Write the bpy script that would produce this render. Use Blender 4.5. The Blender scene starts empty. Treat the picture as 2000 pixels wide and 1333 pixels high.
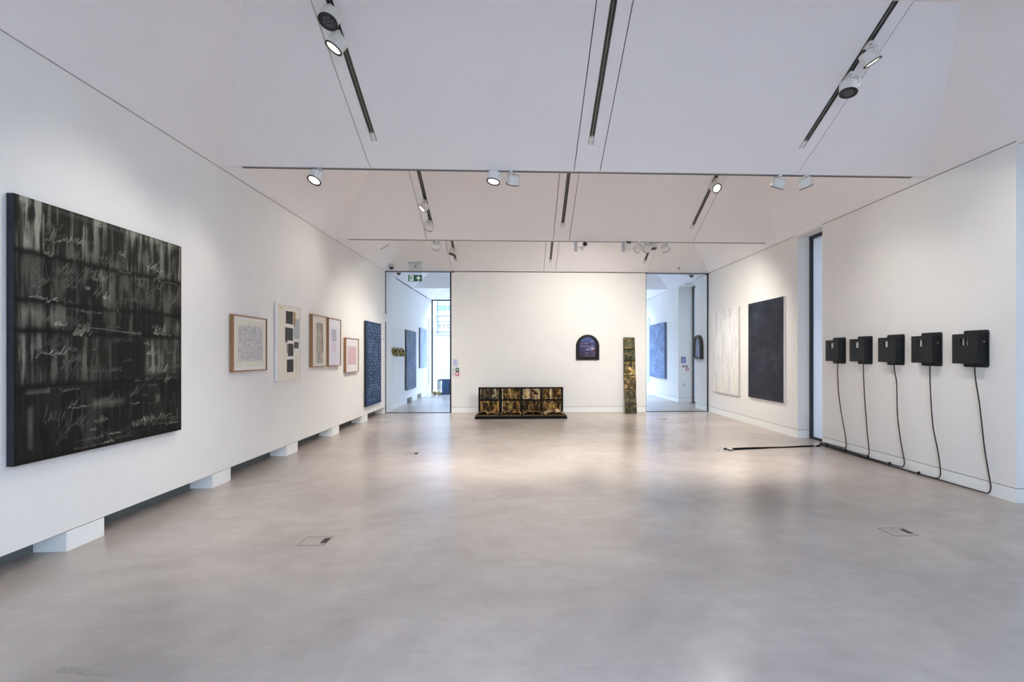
import bpy, math, random
import numpy as np
from mathutils import Vector, Matrix

random.seed(7)
SC = bpy.context.scene
COL = SC.collection

# ------------------------------------------------------------------ camera
XL, XR, ZC = -3.439, 5.0256, 3.669          # left wall, right wall, eaves height
V0, V1, V2, V3 = 2.49, 6.3823, 10.275, 14.0346   # ceiling valleys / back wall
W0, W1, W2 = 14.34, 17.68, 21.40            # second gallery
YN = -1.40                                  # glazed end behind the camera
SL = 0.435                                  # ceiling slope
cd = bpy.data.cameras.new('camera')
cam = bpy.data.objects.new('camera', cd)
COL.objects.link(cam)
cam.location = (0, 0, 1.5)
cam.rotation_euler = (math.pi / 2, 0, -0.04427)
cd.sensor_fit = 'HORIZONTAL'; cd.sensor_width = 36.0; cd.lens = 1050 * 36 / 2000
cd.shift_x = -59.534 / 2000; cd.shift_y = 27.334 / 2000
cd.clip_start = 0.05; cd.clip_end = 200
SC.camera = cam

# ------------------------------------------------------------------ light
SPOT_W = 72.0
SPOT_COL = (1.0, 0.945, 0.86)
w = bpy.data.worlds.new('world'); SC.world = w; w.use_nodes = True
nt = w.node_tree; nt.nodes.clear()
bgn = nt.nodes.new('ShaderNodeBackground'); wo = nt.nodes.new('ShaderNodeOutputWorld')
tc = nt.nodes.new('ShaderNodeTexCoord'); sx = nt.nodes.new('ShaderNodeSeparateXYZ')
cr = nt.nodes.new('ShaderNodeValToRGB')
cr.color_ramp.elements[0].position = 0.0; cr.color_ramp.elements[0].color = (0.60, 0.75, 1.0, 1)
cr.color_ramp.elements[1].position = 0.9; cr.color_ramp.elements[1].color = (0.56, 0.73, 1.0, 1)
nt.links.new(tc.outputs['Generated'], sx.inputs[0]); nt.links.new(sx.outputs['Z'], cr.inputs[0])
nt.links.new(cr.outputs[0], bgn.inputs['Color']); bgn.inputs['Strength'].default_value = 27.0
nt.links.new(bgn.outputs[0], wo.inputs[0])

def portal(name, loc, rot, sx_, sy_):
    ld = bpy.data.lights.new(name, 'AREA'); ld.shape = 'RECTANGLE'; ld.size = sx_; ld.size_y = sy_
    ld.cycles.is_portal = True
    o = bpy.data.objects.new(name, ld); COL.objects.link(o); o.location = loc; o.rotation_euler = rot
portal('daylight_portal_rear', (0.8, YN - 0.05, 1.85), (math.pi / 2, 0, math.pi), 1.5, 3.5)
portal('daylight_portal_front', (0.8, W2 + 0.15, 1.85), (-math.pi / 2, 0, math.pi), 8.4, 3.6)
for k_, (ya_, yb_) in enumerate(((2.36, 5.16), (8.75, 9.42), (15.16, 16.67))):
    portal('daylight_portal_side', (XR + 0.58, (ya_ + yb_) / 2, 1.82), (0, math.pi / 2, 0), 3.4, yb_ - ya_)

SC.view_settings.view_transform = 'Standard'
SC.view_settings.look = 'None'
SC.view_settings.gamma = 1.0
SC.view_settings.use_curve_mapping = False
SC.view_settings.exposure = 0.13
SC.cycles.max_bounces = 14
SC.cycles.diffuse_bounces = 8
SC.cycles.glossy_bounces = 5
SC.cycles.transparent_max_bounces = 16
SC.cycles.caustics_reflective = False
SC.cycles.caustics_refractive = False

# ------------------------------------------------------------------ helpers
def lin(c):
    c = np.asarray(c, dtype=float) / 255.0
    return np.where(c <= 0.04045, c / 12.92, ((c + 0.055) / 1.055) ** 2.4)

def L4(c):
    return tuple(float(x) for x in lin(c)) + (1.0,)

def new_mat(name):
    m = bpy.data.materials.new(name); m.use_nodes = True
    n = m.node_tree; p = n.nodes['Principled BSDF']
    return m, n, p

def mat(name, srgb, rough=0.5, metal=0.0, noise=0.06, scale=30.0, bump=0.0, bscale=200.0, spec=0.5, stretch=(1, 1, 1)):
    """plain painted / metal surface with procedural tone variation and fine relief"""
    m, n, p = new_mat(name)
    p.inputs['Roughness'].default_value = rough; p.inputs['Metallic'].default_value = metal
    p.inputs['Specular IOR Level'].default_value = spec
    t = n.nodes.new('ShaderNodeTexCoord'); mp = n.nodes.new('ShaderNodeMapping'); mp.inputs['Scale'].default_value = stretch
    n.links.new(t.outputs['Object'], mp.inputs[0])
    ns = n.nodes.new('ShaderNodeTexNoise'); ns.inputs['Scale'].default_value = scale; ns.inputs['Detail'].default_value = 5
    n.links.new(mp.outputs[0], ns.inputs['Vector'])
    r = n.nodes.new('ShaderNodeValToRGB'); c = lin(srgb)
    r.color_ramp.elements[0].position = 0.3; r.color_ramp.elements[1].position = 0.7
    r.color_ramp.elements[0].color = tuple(float(x) for x in np.clip(c * (1 - noise), 0, 1)) + (1,)
    r.color_ramp.elements[1].color = tuple(float(x) for x in np.clip(c * (1 + noise), 0, 1)) + (1,)
    n.links.new(ns.outputs['Fac'], r.inputs[0]); n.links.new(r.outputs[0], p.inputs['Base Color'])
    if bump > 0:
        b = n.nodes.new('ShaderNodeBump'); b.inputs['Strength'].default_value = bump; b.inputs['Distance'].default_value = 0.002
        n2 = n.nodes.new('ShaderNodeTexNoise'); n2.inputs['Scale'].default_value = bscale; n2.inputs['Detail'].default_value = 4
        n.links.new(mp.outputs[0], n2.inputs['Vector']); n.links.new(n2.outputs['Fac'], b.inputs['Height'])
        n.links.new(b.outputs[0], p.inputs['Normal'])
    return m

def paint_mat(name, rough=0.8, bump=0.25, bscale=120.0, spec=0.12, stretch=(1, 1, 1)):
    """surface coloured by its own pigment attribute, with brush relief"""
    m, n, p = new_mat(name)
    a = n.nodes.new('ShaderNodeAttribute'); a.attribute_name = 'pigment'
    t = n.nodes.new('ShaderNodeTexCoord'); mp = n.nodes.new('ShaderNodeMapping'); mp.inputs['Scale'].default_value = stretch
    n.links.new(t.outputs['Object'], mp.inputs[0])
    ns = n.nodes.new('ShaderNodeTexNoise'); ns.inputs['Scale'].default_value = bscale; ns.inputs['Detail'].default_value = 5
    n.links.new(mp.outputs[0], ns.inputs['Vector'])
    mr = n.nodes.new('ShaderNodeMapRange'); mr.inputs['From Min'].default_value = 0.3; mr.inputs['From Max'].default_value = 0.7
    mr.inputs['To Min'].default_value = 0.86; mr.inputs['To Max'].default_value = 1.12
    n.links.new(ns.outputs['Fac'], mr.inputs['Value'])
    mx = n.nodes.new('ShaderNodeVectorMath'); mx.operation = 'SCALE'
    n.links.new(a.outputs['Color'], mx.inputs[0]); n.links.new(mr.outputs[0], mx.inputs['Scale'])
    n.links.new(mx.outputs[0], p.inputs['Base Color'])
    p.inputs['Roughness'].default_value = rough; p.inputs['Specular IOR Level'].default_value = spec
    b = n.nodes.new('ShaderNodeBump'); b.inputs['Strength'].default_value = bump; b.inputs['Distance'].default_value = 0.002
    n.links.new(ns.outputs['Fac'], b.inputs['Height']); n.links.new(b.outputs[0], p.inputs['Normal'])
    return m

def glass_mat(name, tint=(1, 1, 1), refl=1.0, rough=0.0):
    m = bpy.data.materials.new(name); m.use_nodes = True; n = m.node_tree; n.nodes.clear()
    o = n.nodes.new('ShaderNodeOutputMaterial'); mx = n.nodes.new('ShaderNodeMixShader')
    tr = n.nodes.new('ShaderNodeBsdfTransparent'); tr.inputs[0].default_value = (*tint, 1)
    gl = n.nodes.new('ShaderNodeBsdfGlossy'); gl.inputs['Roughness'].default_value = rough
    fr = n.nodes.new('ShaderNodeFresnel')
    ge = n.nodes.new('ShaderNodeNewGeometry'); io = n.nodes.new('ShaderNodeMapRange')     # thin pane: same reflectance from both sides
    io.inputs['To Min'].default_value = 1.45; io.inputs['To Max'].default_value = 1 / 1.45
    n.links.new(ge.outputs['Backfacing'], io.inputs['Value']); n.links.new(io.outputs[0], fr.inputs['IOR'])
    mu = n.nodes.new('ShaderNodeMath'); mu.operation = 'MULTIPLY'; mu.inputs[1].default_value = refl
    n.links.new(fr.outputs[0], mu.inputs[0]); n.links.new(mu.outputs[0], mx.inputs[0])
    n.links.new(tr.outputs[0], mx.inputs[1]); n.links.new(gl.outputs[0], mx.inputs[2]); n.links.new(mx.outputs[0], o.inputs[0])
    return m

def emit_mat(name, srgb, strength):
    m = bpy.data.materials.new(name); m.use_nodes = True; n = m.node_tree; n.nodes.clear()
    o = n.nodes.new('ShaderNodeOutputMaterial'); e = n.nodes.new('ShaderNodeEmission')
    e.inputs[0].default_value = L4(srgb); e.inputs[1].default_value = strength
    n.links.new(e.outputs[0], o.inputs[0]); return m

ORG = {}                        # world origin of every object that may parent others

def org(o):
    return ORG.get(o.name, Vector((0, 0, 0)))

class MB:
    def __init__(s): s.v = []; s.f = []; s.smooth = []
    def add(s, vs, fs, smooth=False):
        k = len(s.v); s.v += [tuple(p) for p in vs]
        for f in fs: s.f.append(tuple(i + k for i in f)); s.smooth.append(smooth)
        return s
    def box(s, x0, x1, y0, y1, z0, z1):
        x0, x1 = min(x0, x1), max(x0, x1); y0, y1 = min(y0, y1), max(y0, y1); z0, z1 = min(z0, z1), max(z0, z1)
        vs = [(x0, y0, z0), (x1, y0, z0), (x1, y1, z0), (x0, y1, z0), (x0, y0, z1), (x1, y0, z1), (x1, y1, z1), (x0, y1, z1)]
        return s.add(vs, [(0, 3, 2, 1), (4, 5, 6, 7), (0, 1, 5, 4), (1, 2, 6, 5), (2, 3, 7, 6), (3, 0, 4, 7)])
    def prism(s, poly, ext):
        """closed polygon (seen from its outer side counter-clockwise) pushed back along ext"""
        n = len(poly); e = Vector(ext)
        vs = [Vector(p) for p in poly] + [Vector(p) + e for p in poly]
        fs = [tuple(range(n)), tuple(range(2 * n - 1, n - 1, -1))]
        for i in range(n):
            j = (i + 1) % n; fs.append((i, i + n, j + n, j))
        return s.add(vs, fs)
    def cyl(s, p0, p1, r0, r1=None, n=24, cap0=True, cap1=True):
        r1 = r0 if r1 is None else r1
        p0, p1 = Vector(p0), Vector(p1); d = (p1 - p0).normalized()
        a = d.orthogonal().normalized(); b = d.cross(a)
        vs = []
        for p, r in ((p0, r0), (p1, r1)):
            for i in range(n):
                t = 2 * math.pi * i / n; vs.append(p + a * (r * math.cos(t)) + b * (r * math.sin(t)))
        s.add(vs, [(i, (i + 1) % n, n + (i + 1) % n, n + i) for i in range(n)], True)
        if cap0: s.add(vs[:n], [tuple(range(n - 1, -1, -1))])
        if cap1: s.add(vs[n:], [tuple(range(n))])
        return s
    def lathe(s, c, axis, prof, n=28):
        """profile of (radius, distance along axis)"""
        c = Vector(c); d = Vector(axis).normalized(); a = d.orthogonal().normalized(); b = d.cross(a)
        vs = []
        for r, h in prof:
            for i in range(n):
                t = 2 * math.pi * i / n; vs.append(c + d * h + a * (r * math.cos(t)) + b * (r * math.sin(t)))
        fs = []
        for k in range(len(prof) - 1):
            for i in range(n):
                j = (i + 1) % n; fs.append((k * n + i, k * n + j, (k + 1) * n + j, (k + 1) * n + i))
        return s.add(vs, fs, True)
    def tube(s, pts, r, n=8, sub=6):
        P = [Vector(p) for p in pts]
        if sub > 1 and len(P) > 2:
            Q = []
            for i in range(len(P) - 1):
                a, b, c, d = P[max(i - 1, 0)], P[i], P[i + 1], P[min(i + 2, len(P) - 1)]
                for k in range(sub):
                    t = k / sub
                    Q.append(0.5 * ((2 * b) + (c - a) * t + (2 * a - 5 * b + 4 * c - d) * t * t + (3 * b - a - 3 * c + d) * t ** 3))
            Q.append(P[-1]); P = Q
        vs = []; up = Vector((0.3, 0.2, 0.93)).normalized()
        for i, p in enumerate(P):
            d = (P[min(i + 1, len(P) - 1)] - P[max(i - 1, 0)]).normalized()
            a = d.cross(up)
            a = a.normalized() if a.length > 1e-4 else d.orthogonal().normalized()
            b = d.cross(a); 
            for k in range(n):
                t = 2 * math.pi * k / n; vs.append(p + a * (r * math.cos(t)) + b * (r * math.sin(t)))
        m = len(P); fs = [(i * n + k, i * n + (k + 1) % n, (i + 1) * n + (k + 1) % n, (i + 1) * n + k) for i in range(m - 1) for k in range(n)]
        fs2 = [tuple(range(n - 1, -1, -1)), tuple((m - 1) * n + k for k in range(n))]
        k0 = len(s.v); s.add(vs, fs, True)
        for f in fs2: s.f.append(tuple(i + k0 for i in f)); s.smooth.append(False)
        return s
    def build(s, name, m, parent=None, bevel=0.0, origin=None, seg=2):
        o_ = Vector(origin) if origin is not None else (org(parent) if parent else Vector((0, 0, 0)))
        me = bpy.data.meshes.new(name); me.from_pydata([tuple(Vector(p) - o_) for p in s.v], [], s.f); me.update()
        me.polygons.foreach_set('use_smooth', s.smooth)
        for mm in (m if isinstance(m, (list, tuple)) else [m]): me.materials.append(mm)
        ob = bpy.data.objects.new(name, me); COL.objects.link(ob)
        if parent: ob.parent = parent; ob.location = o_ - org(parent)
        else: ob.location = o_
        ORG[ob.name] = o_
        if bevel > 0:
            b = ob.modifiers.new('bevel', 'BEVEL'); b.width = bevel; b.segments = seg; b.limit_method = 'ANGLE'; b.angle_limit = 0.6
        return ob

def tag(o, label, cat, group=None):
    o['label'] = label; o['category'] = cat
    if group: o['group'] = group
    return o

def thing(name, label, cat, loc, group=None):
    o = bpy.data.objects.new(name, None); COL.objects.link(o); o.location = loc; o.empty_display_size = 0.1
    ORG[o.name] = Vector(loc); return tag(o, label, cat, group)

def struct(o, label=None):
    o['kind'] = 'structure'
    if label: o['label'] = label
    return o

def sroot(name, loc=(0, 0, 0), label=None):
    o = bpy.data.objects.new(name, None); COL.objects.link(o); o.location = loc; ORG[o.name] = Vector(loc)
    return struct(o, label)

# value noise on a pixel grid -------------------------------------------------
def vn(h, w_, fy, fx, seed):
    rg = np.random.RandomState(seed); gy, gx = int(fy) + 3, int(fx) + 3
    g = rg.rand(gy, gx); y = np.linspace(0, fy, h); x = np.linspace(0, fx, w_)
    yi, xi = y.astype(int), x.astype(int); ty, tx = y - yi, x - xi
    ty = ty * ty * (3 - 2 * ty); tx = tx * tx * (3 - 2 * tx); ty = ty[:, None]; tx = tx[None]
    a = g[yi][:, xi]; b = g[yi][:, xi + 1]; c = g[yi + 1][:, xi]; d = g[yi + 1][:, xi + 1]
    return (a * (1 - tx) + b * tx) * (1 - ty) + (c * (1 - tx) + d * tx) * ty

def fbm(h, w_, fy, fx, seed, oct=4):
    s = np.zeros((h, w_)); a = 0.5; t = 0
    for k in range(oct):
        s += a * vn(h, w_, fy * 2 ** k, fx * 2 ** k, seed + k * 17); t += a; a *= 0.55
    return s / t

def mixc(a, b, t):
    t = np.clip(t, 0, 1)[..., None]; return a * (1 - t) + b * t

def rgb(c, h, w_):
    return np.ones((h, w_, 3)) * np.asarray(c, float)

def painted(name, o, u, v, w_, h_, img, m, parent, bulge=None):
    """a pigment-bearing surface: img is [rows from the top, columns, 3] in sRGB 0-255"""
    ny, nx = img.shape[:2]; o, u, v = Vector(o), Vector(u), Vector(v); n = u.cross(v)
    og = org(parent)
    us = np.linspace(0, w_, nx); vs = np.linspace(h_, 0, ny)
    P = np.zeros((ny, nx, 3))
    for k in range(3):
        P[..., k] = o[k] - og[k] + us[None] * u[k] + vs[:, None] * v[k]
        if bulge is not None: P[..., k] += bulge * n[k]
    idx = np.arange(ny * nx).reshape(ny, nx)
    F = np.stack([idx[1:, :-1], idx[1:, 1:], idx[:-1, 1:], idx[:-1, :-1]], -1).reshape(-1, 4)
    me = bpy.data.meshes.new(name)
    me.vertices.add(ny * nx); me.vertices.foreach_set('co', P.reshape(-1))
    me.loops.add(F.size); me.loops.foreach_set('vertex_index', F.reshape(-1).astype(np.int32))
    me.polygons.add(len(F)); me.polygons.foreach_set('loop_start', np.arange(0, F.size, 4, dtype=np.int32))
    me.polygons.foreach_set('use_smooth', np.ones(len(F), dtype=bool))
    me.update(calc_edges=True)
    ca = me.color_attributes.new('pigment', 'FLOAT_COLOR', 'POINT')
    c4 = np.ones((ny, nx, 4)); c4[..., :3] = lin(np.clip(img, 0, 255))
    ca.data.foreach_set('color', c4.reshape(-1).astype(np.float32))
    me.materials.append(m)
    ob = bpy.data.objects.new(name, me); COL.objects.link(ob); ob.parent = parent; ORG[ob.name] = og
    return ob

def stroke(img, pts, c, a=0.8, r=0.6):
    """draw a chalk line (pixel coordinates x, y) into a pigment grid"""
    H_, W_ = img.shape[:2]; pts = np.asarray(pts, float)
    for p, q in zip(pts[:-1], pts[1:]):
        k = max(2, int(np.hypot(*(q - p)) * 1.5))
        for t in np.linspace(0, 1, k):
            x, y = p + (q - p) * t; xi, yi = int(round(x)), int(round(y))
            if 0 <= xi < W_ and 0 <= yi < H_:
                img[yi, xi] = img[yi, xi] * (1 - a) + np.asarray(c) * a

# ------------------------------------------------------------------ materials
M_WALL = mat('white_wall_paint', (229, 227, 222), 0.85, noise=0.012, scale=3, bump=0.05, bscale=350, spec=0.2)
M_CEIL = mat('white_ceiling_paint', (238, 235, 235), 0.9, noise=0.01, scale=2, bump=0.03, bscale=300, spec=0.15)
M_DARKVOID = mat('dark_roof_void', (34, 34, 34), 0.95, noise=0.05)
M_FRAME = mat('charcoal_powder_coat', (32, 36, 44), 0.45, noise=0.05, bump=0.05)
M_ALU = mat('anodised_aluminium', (150, 150, 145), 0.4, metal=0.7, noise=0.05)
M_TRACK = mat('track_dark_channel', (70, 72, 68), 0.5, noise=0.08)
M_SPOT = mat('white_lamp_enamel', (222, 222, 217), 0.4, noise=0.015, scale=15)
M_BLACK = mat('black_plastic', (20, 20, 21), 0.45, noise=0.08)
M_BOX = mat('black_powder_coated_steel', (32, 35, 37), 0.55, noise=0.05, bump=0.06, bscale=500, spec=0.25)
M_CABLE = mat('black_rubber_cable', (34, 32, 29), 0.6, noise=0.08)
M_WOOD = mat('walnut_frame_wood', (146, 108, 70), 0.5, noise=0.16, scale=18, bump=0.08, stretch=(1, 1, 0.15))
M_WHITEFRAME = mat('white_frame_lacquer', (232, 230, 226), 0.45, noise=0.01)
M_PAPER = mat('cream_paper', (232, 226, 210), 0.9, noise=0.02, scale=40)
M_WPAPER = mat('white_mount_board', (236, 233, 228), 0.9, noise=0.012, scale=40)
M_CHALK = mat('pale_chalk', (160, 160, 148), 0.95, noise=0.25, scale=60)
M_PAINT = paint_mat('brushed_pigment')
M_PAINTV = paint_mat('streaked_pigment', bump=0.5, bscale=40, stretch=(1, 3, 0.4), rough=0.7)
M_GLASS = glass_mat('clear_glass', (0.965, 0.985, 1.0), 1.0)
M_PICGLASS = glass_mat('picture_glass', (0.99, 0.99, 0.99), 0.08, 0.02)
M_ACRYL = glass_mat('clear_acrylic', (0.93, 0.95, 0.95), 0.8, 0.05)
M_LIT = emit_mat('lamp_light', (255, 246, 228), 9.0)
M_LENS = mat('dark_lens', (62, 64, 70), 0.2, noise=0.3, scale=120)
M_LEDS = mat('smoked_led_lens', (92, 94, 100), 0.25, noise=0.1)
M_GREEN = mat('exit_green', (0, 92, 66), 0.4, noise=0.03)
M_SIGNW = mat('sign_white', (226, 240, 232), 0.5, noise=0.02)
M_RED = mat('call_point_red', (196, 44, 60), 0.4, noise=0.04)
M_GREYP = mat('grey_switch_plate', (176, 178, 180), 0.5, noise=0.04)
M_BRASS = mat('brass', (214, 190, 120), 0.3, metal=0.8, noise=0.05)
M_STONE = mat('white_plinth_paint', (234, 234, 229), 0.8, noise=0.015, spec=0.2)

# floor: polished concrete --------------------------------------------------
def floor_mat():
    m, n, p = new_mat('polished_concrete'); lk = n.links.new
    t = n.nodes.new('ShaderNodeTexCoord')
    def noise(scale, detail, rough=0.6, vec=None, dist=0.0):
        q = n.nodes.new('ShaderNodeTexNoise'); q.inputs['Scale'].default_value = scale; q.inputs['Detail'].default_value = detail
        q.inputs['Roughness'].default_value = rough; q.inputs['Distortion'].default_value = dist
        lk(vec or t.outputs['Object'], q.inputs['Vector']); return q
    big = noise(0.7, 4, 0.6, dist=0.6); mid = noise(4.5, 6, 0.65); fine = noise(60, 3, 0.5)
    r1 = n.nodes.new('ShaderNodeValToRGB'); r1.color_ramp.elements[0].position = 0.32; r1.color_ramp.elements[1].position = 0.68
    r1.color_ramp.elements[0].color = L4((164, 153, 147)); r1.color_ramp.elements[1].color = L4((184, 173, 165))
    lk(big.outputs['Fac'], r1.inputs[0])
    mr = n.nodes.new('ShaderNodeMapRange'); mr.inputs['From Min'].default_value = 0.3; mr.inputs['From Max'].default_value = 0.7
    mr.inputs['To Min'].default_value = 0.93; mr.inputs['To Max'].default_value = 1.05
    lk(mid.outputs['Fac'], mr.inputs['Value'])
    sc = n.nodes.new('ShaderNodeVectorMath'); sc.operation = 'SCALE'; lk(r1.outputs[0], sc.inputs[0])
    ms = n.nodes.new('ShaderNodeMapping'); ms.inputs['Rotation'].default_value = (0, 0, 0.45); ms.inputs['Scale'].default_value = (2.0, 15.0, 1)   # trowel streaks
    lk(t.outputs['Object'], ms.inputs[0]); stn = noise(1.0, 5, 0.6, vec=ms.outputs[0], dist=0.4)
    sr = n.nodes.new('ShaderNodeMapRange'); sr.inputs['From Min'].default_value = 0.3; sr.inputs['From Max'].default_value = 0.7
    sr.inputs['To Min'].default_value = 0.968; sr.inputs['To Max'].default_value = 1.025; lk(stn.outputs['Fac'], sr.inputs['Value'])
    mm = n.nodes.new('ShaderNodeMath'); mm.operation = 'MULTIPLY'; lk(mr.outputs[0], mm.inputs[0]); lk(sr.outputs[0], mm.inputs[1]); lk(mm.outputs[0], sc.inputs['Scale'])
    # hairline scratches: thin edges of stretched, turned voronoi cells
    mp = n.nodes.new('ShaderNodeMapping'); mp.inputs['Rotation'].default_value = (0, 0, 0.6); mp.inputs['Scale'].default_value = (0.5, 1.6, 1)
    nd = noise(1.3, 3); ad = n.nodes.new('ShaderNodeVectorMath'); ad.operation = 'ADD'
    lk(t.outputs['Object'], ad.inputs[0]); lk(nd.outputs['Color'], ad.inputs[1]); lk(ad.outputs[0], mp.inputs[0])
    vo = n.nodes.new('ShaderNodeTexVoronoi'); vo.feature = 'DISTANCE_TO_EDGE'; vo.inputs['Scale'].default_value = 1.1
    lk(mp.outputs[0], vo.inputs['Vector'])
    vr = n.nodes.new('ShaderNodeMapRange'); vr.inputs['From Min'].default_value = 0.0; vr.inputs['From Max'].default_value = 0.004
    vr.inputs['To Min'].default_value = 0.16; vr.inputs['To Max'].default_value = 0.0; lk(vo.outputs['Distance'], vr.inputs['Value'])
    gate = noise(2.2, 2); gm = n.nodes.new('ShaderNodeMapRange'); gm.inputs['From Min'].default_value = 0.52; gm.inputs['From Max'].default_value = 0.62
    lk(gate.outputs['Fac'], gm.inputs['Value'])
    mu = n.nodes.new('ShaderNodeMath'); mu.operation = 'MULTIPLY'; lk(vr.outputs[0], mu.inputs[0]); lk(gm.outputs[0], mu.inputs[1])
    mx = n.nodes.new('ShaderNodeMix'); mx.data_type = 'RGBA'; mx.inputs['B'].default_value = L4((120, 112, 106))
    lk(mu.outputs[0], mx.inputs['Factor']); lk(sc.outputs[0], mx.inputs['A']); lk(mx.outputs['Result'], p.inputs['Base Color'])
    rr = n.nodes.new('ShaderNodeMapRange'); rr.inputs['From Min'].default_value = 0.3; rr.inputs['From Max'].default_value = 0.7
    rr.inputs['To Min'].default_value = 0.23; rr.inputs['To Max'].default_value = 0.27; lk(big.outputs['Fac'], rr.inputs['Value'])
    lk(rr.outputs[0], p.inputs['Roughness']); p.inputs['Specular IOR Level'].default_value = 0.55
    return m
M_FLOOR = floor_mat()

# ------------------------------------------------------------------ room shell
struct(MB().box(XL - 0.5, XR + 0.9, YN - 0.3, W2 + 0.3, -0.15, 0).build('floor', M_FLOOR), 'polished pinkish grey concrete gallery floor')
struct(MB().box(XL - 0.5, XR + 0.9, YN - 0.3, W2 + 0.3, 4.80, 4.95).build('roof', M_DARKVOID))
GAP = 0.012                                     # shadow gap under the ceiling
wl = MB().box(XL - 0.245, XL, YN, W2 + 0.1, 0.158, ZC - GAP).build('wall_left', M_WALL); struct(wl, 'long white left gallery wall raised on plinth blocks')
struct(MB().box(XL - 0.5, XL - 0.245, YN - 0.3, W2 + 0.3, 0, 4.8).build('wall_left_core', mat('grey_recess_back', (112, 116, 114), 0.85, noise=0.04)))  # even grey behind the plinth gaps, darker than the wall paint
wr = sroot('wall_right', (0, 0, 0), 'white right gallery wall broken by tall window recesses')
def rwall(y0, y1):
    MB().box(XR, XR + 0.6, y0, y1, 0.150, ZC - GAP).build('wall_section', M_WALL, wr)
    MB().box(XR + 0.010, XR + 0.6, y0 + 0.01, y1 - 0.01, 0.0, 0.151).build('shadow_joint', M_DARKVOID, wr)
    MB().box(XR, XR + 0.59, y0, y1, 0, 0.143).build('skirting', M_STONE, wr)
RS = [(YN, 2.30), (5.218, 8.694), (9.481, 15.10), (16.73, W2 + 0.1)]
for a, b in RS: rwall(a, b)
struct(MB().box(XR + 0.6, XR + 0.9, YN - 0.3, 2.3, 0, 4.8).box(XR + 0.6, XR + 0.9, 5.218, 8.694, 0, 4.8).box(XR + 0.6, XR + 0.9, 9.481, 15.1, 0, 4.8)
       .box(XR + 0.6, XR + 0.9, 16.73, W2 + 0.3, 0, 4.8).box(XR + 0.0, XR + 0.9, YN - 0.3, W2 + 0.3, ZC, 4.8).build('wall_right_core', M_WALL))
# back wall between the two glass openings
wb = sroot('wall_back', (0, 0, 0), 'white back wall between two glass doorways')
GX0, GX1 = -1.742, 3.350
MB().box(GX0, GX1, V3, W0, 0.146, ZC - GAP).build('wall_section', M_WALL, wb)
MB().box(GX0 + 0.01, GX1 - 0.01, V3 + 0.010, W0 - 0.01, 0, 0.147).build('shadow_joint', M_DARKVOID, wb)
MB().box(GX0, GX1, V3, W0, 0, 0.139).build('skirting', M_STONE, wb)
# plinth blocks beneath the left wall (main gallery and beyond)
pl = sroot('baseboard_left', (0, 0, 0), 'white plinth blocks under the left wall with dark air gaps between')
BL = [(-1.2, -0.8), (0.35, 0.75), (2.30, 2.69), (4.25, 4.623), (6.202, 6.586), (8.139, 8.539), (10.091, 10.471), (12.014, 12.416), (13.961, 16.747), (17.545, 18.423), (19.193, W2 + 0.1)]
for a, b in BL:
    MB().box(XL - 0.245, XL - 0.001, a, b, 0, 0.152).build('plinth_block', M_STONE, pl)
    MB().box(XL - 0.245, XL - 0.012, a + 0.004, b - 0.004, 0.150, 0.160).build('shadow_joint', M_DARKVOID, pl)

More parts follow.
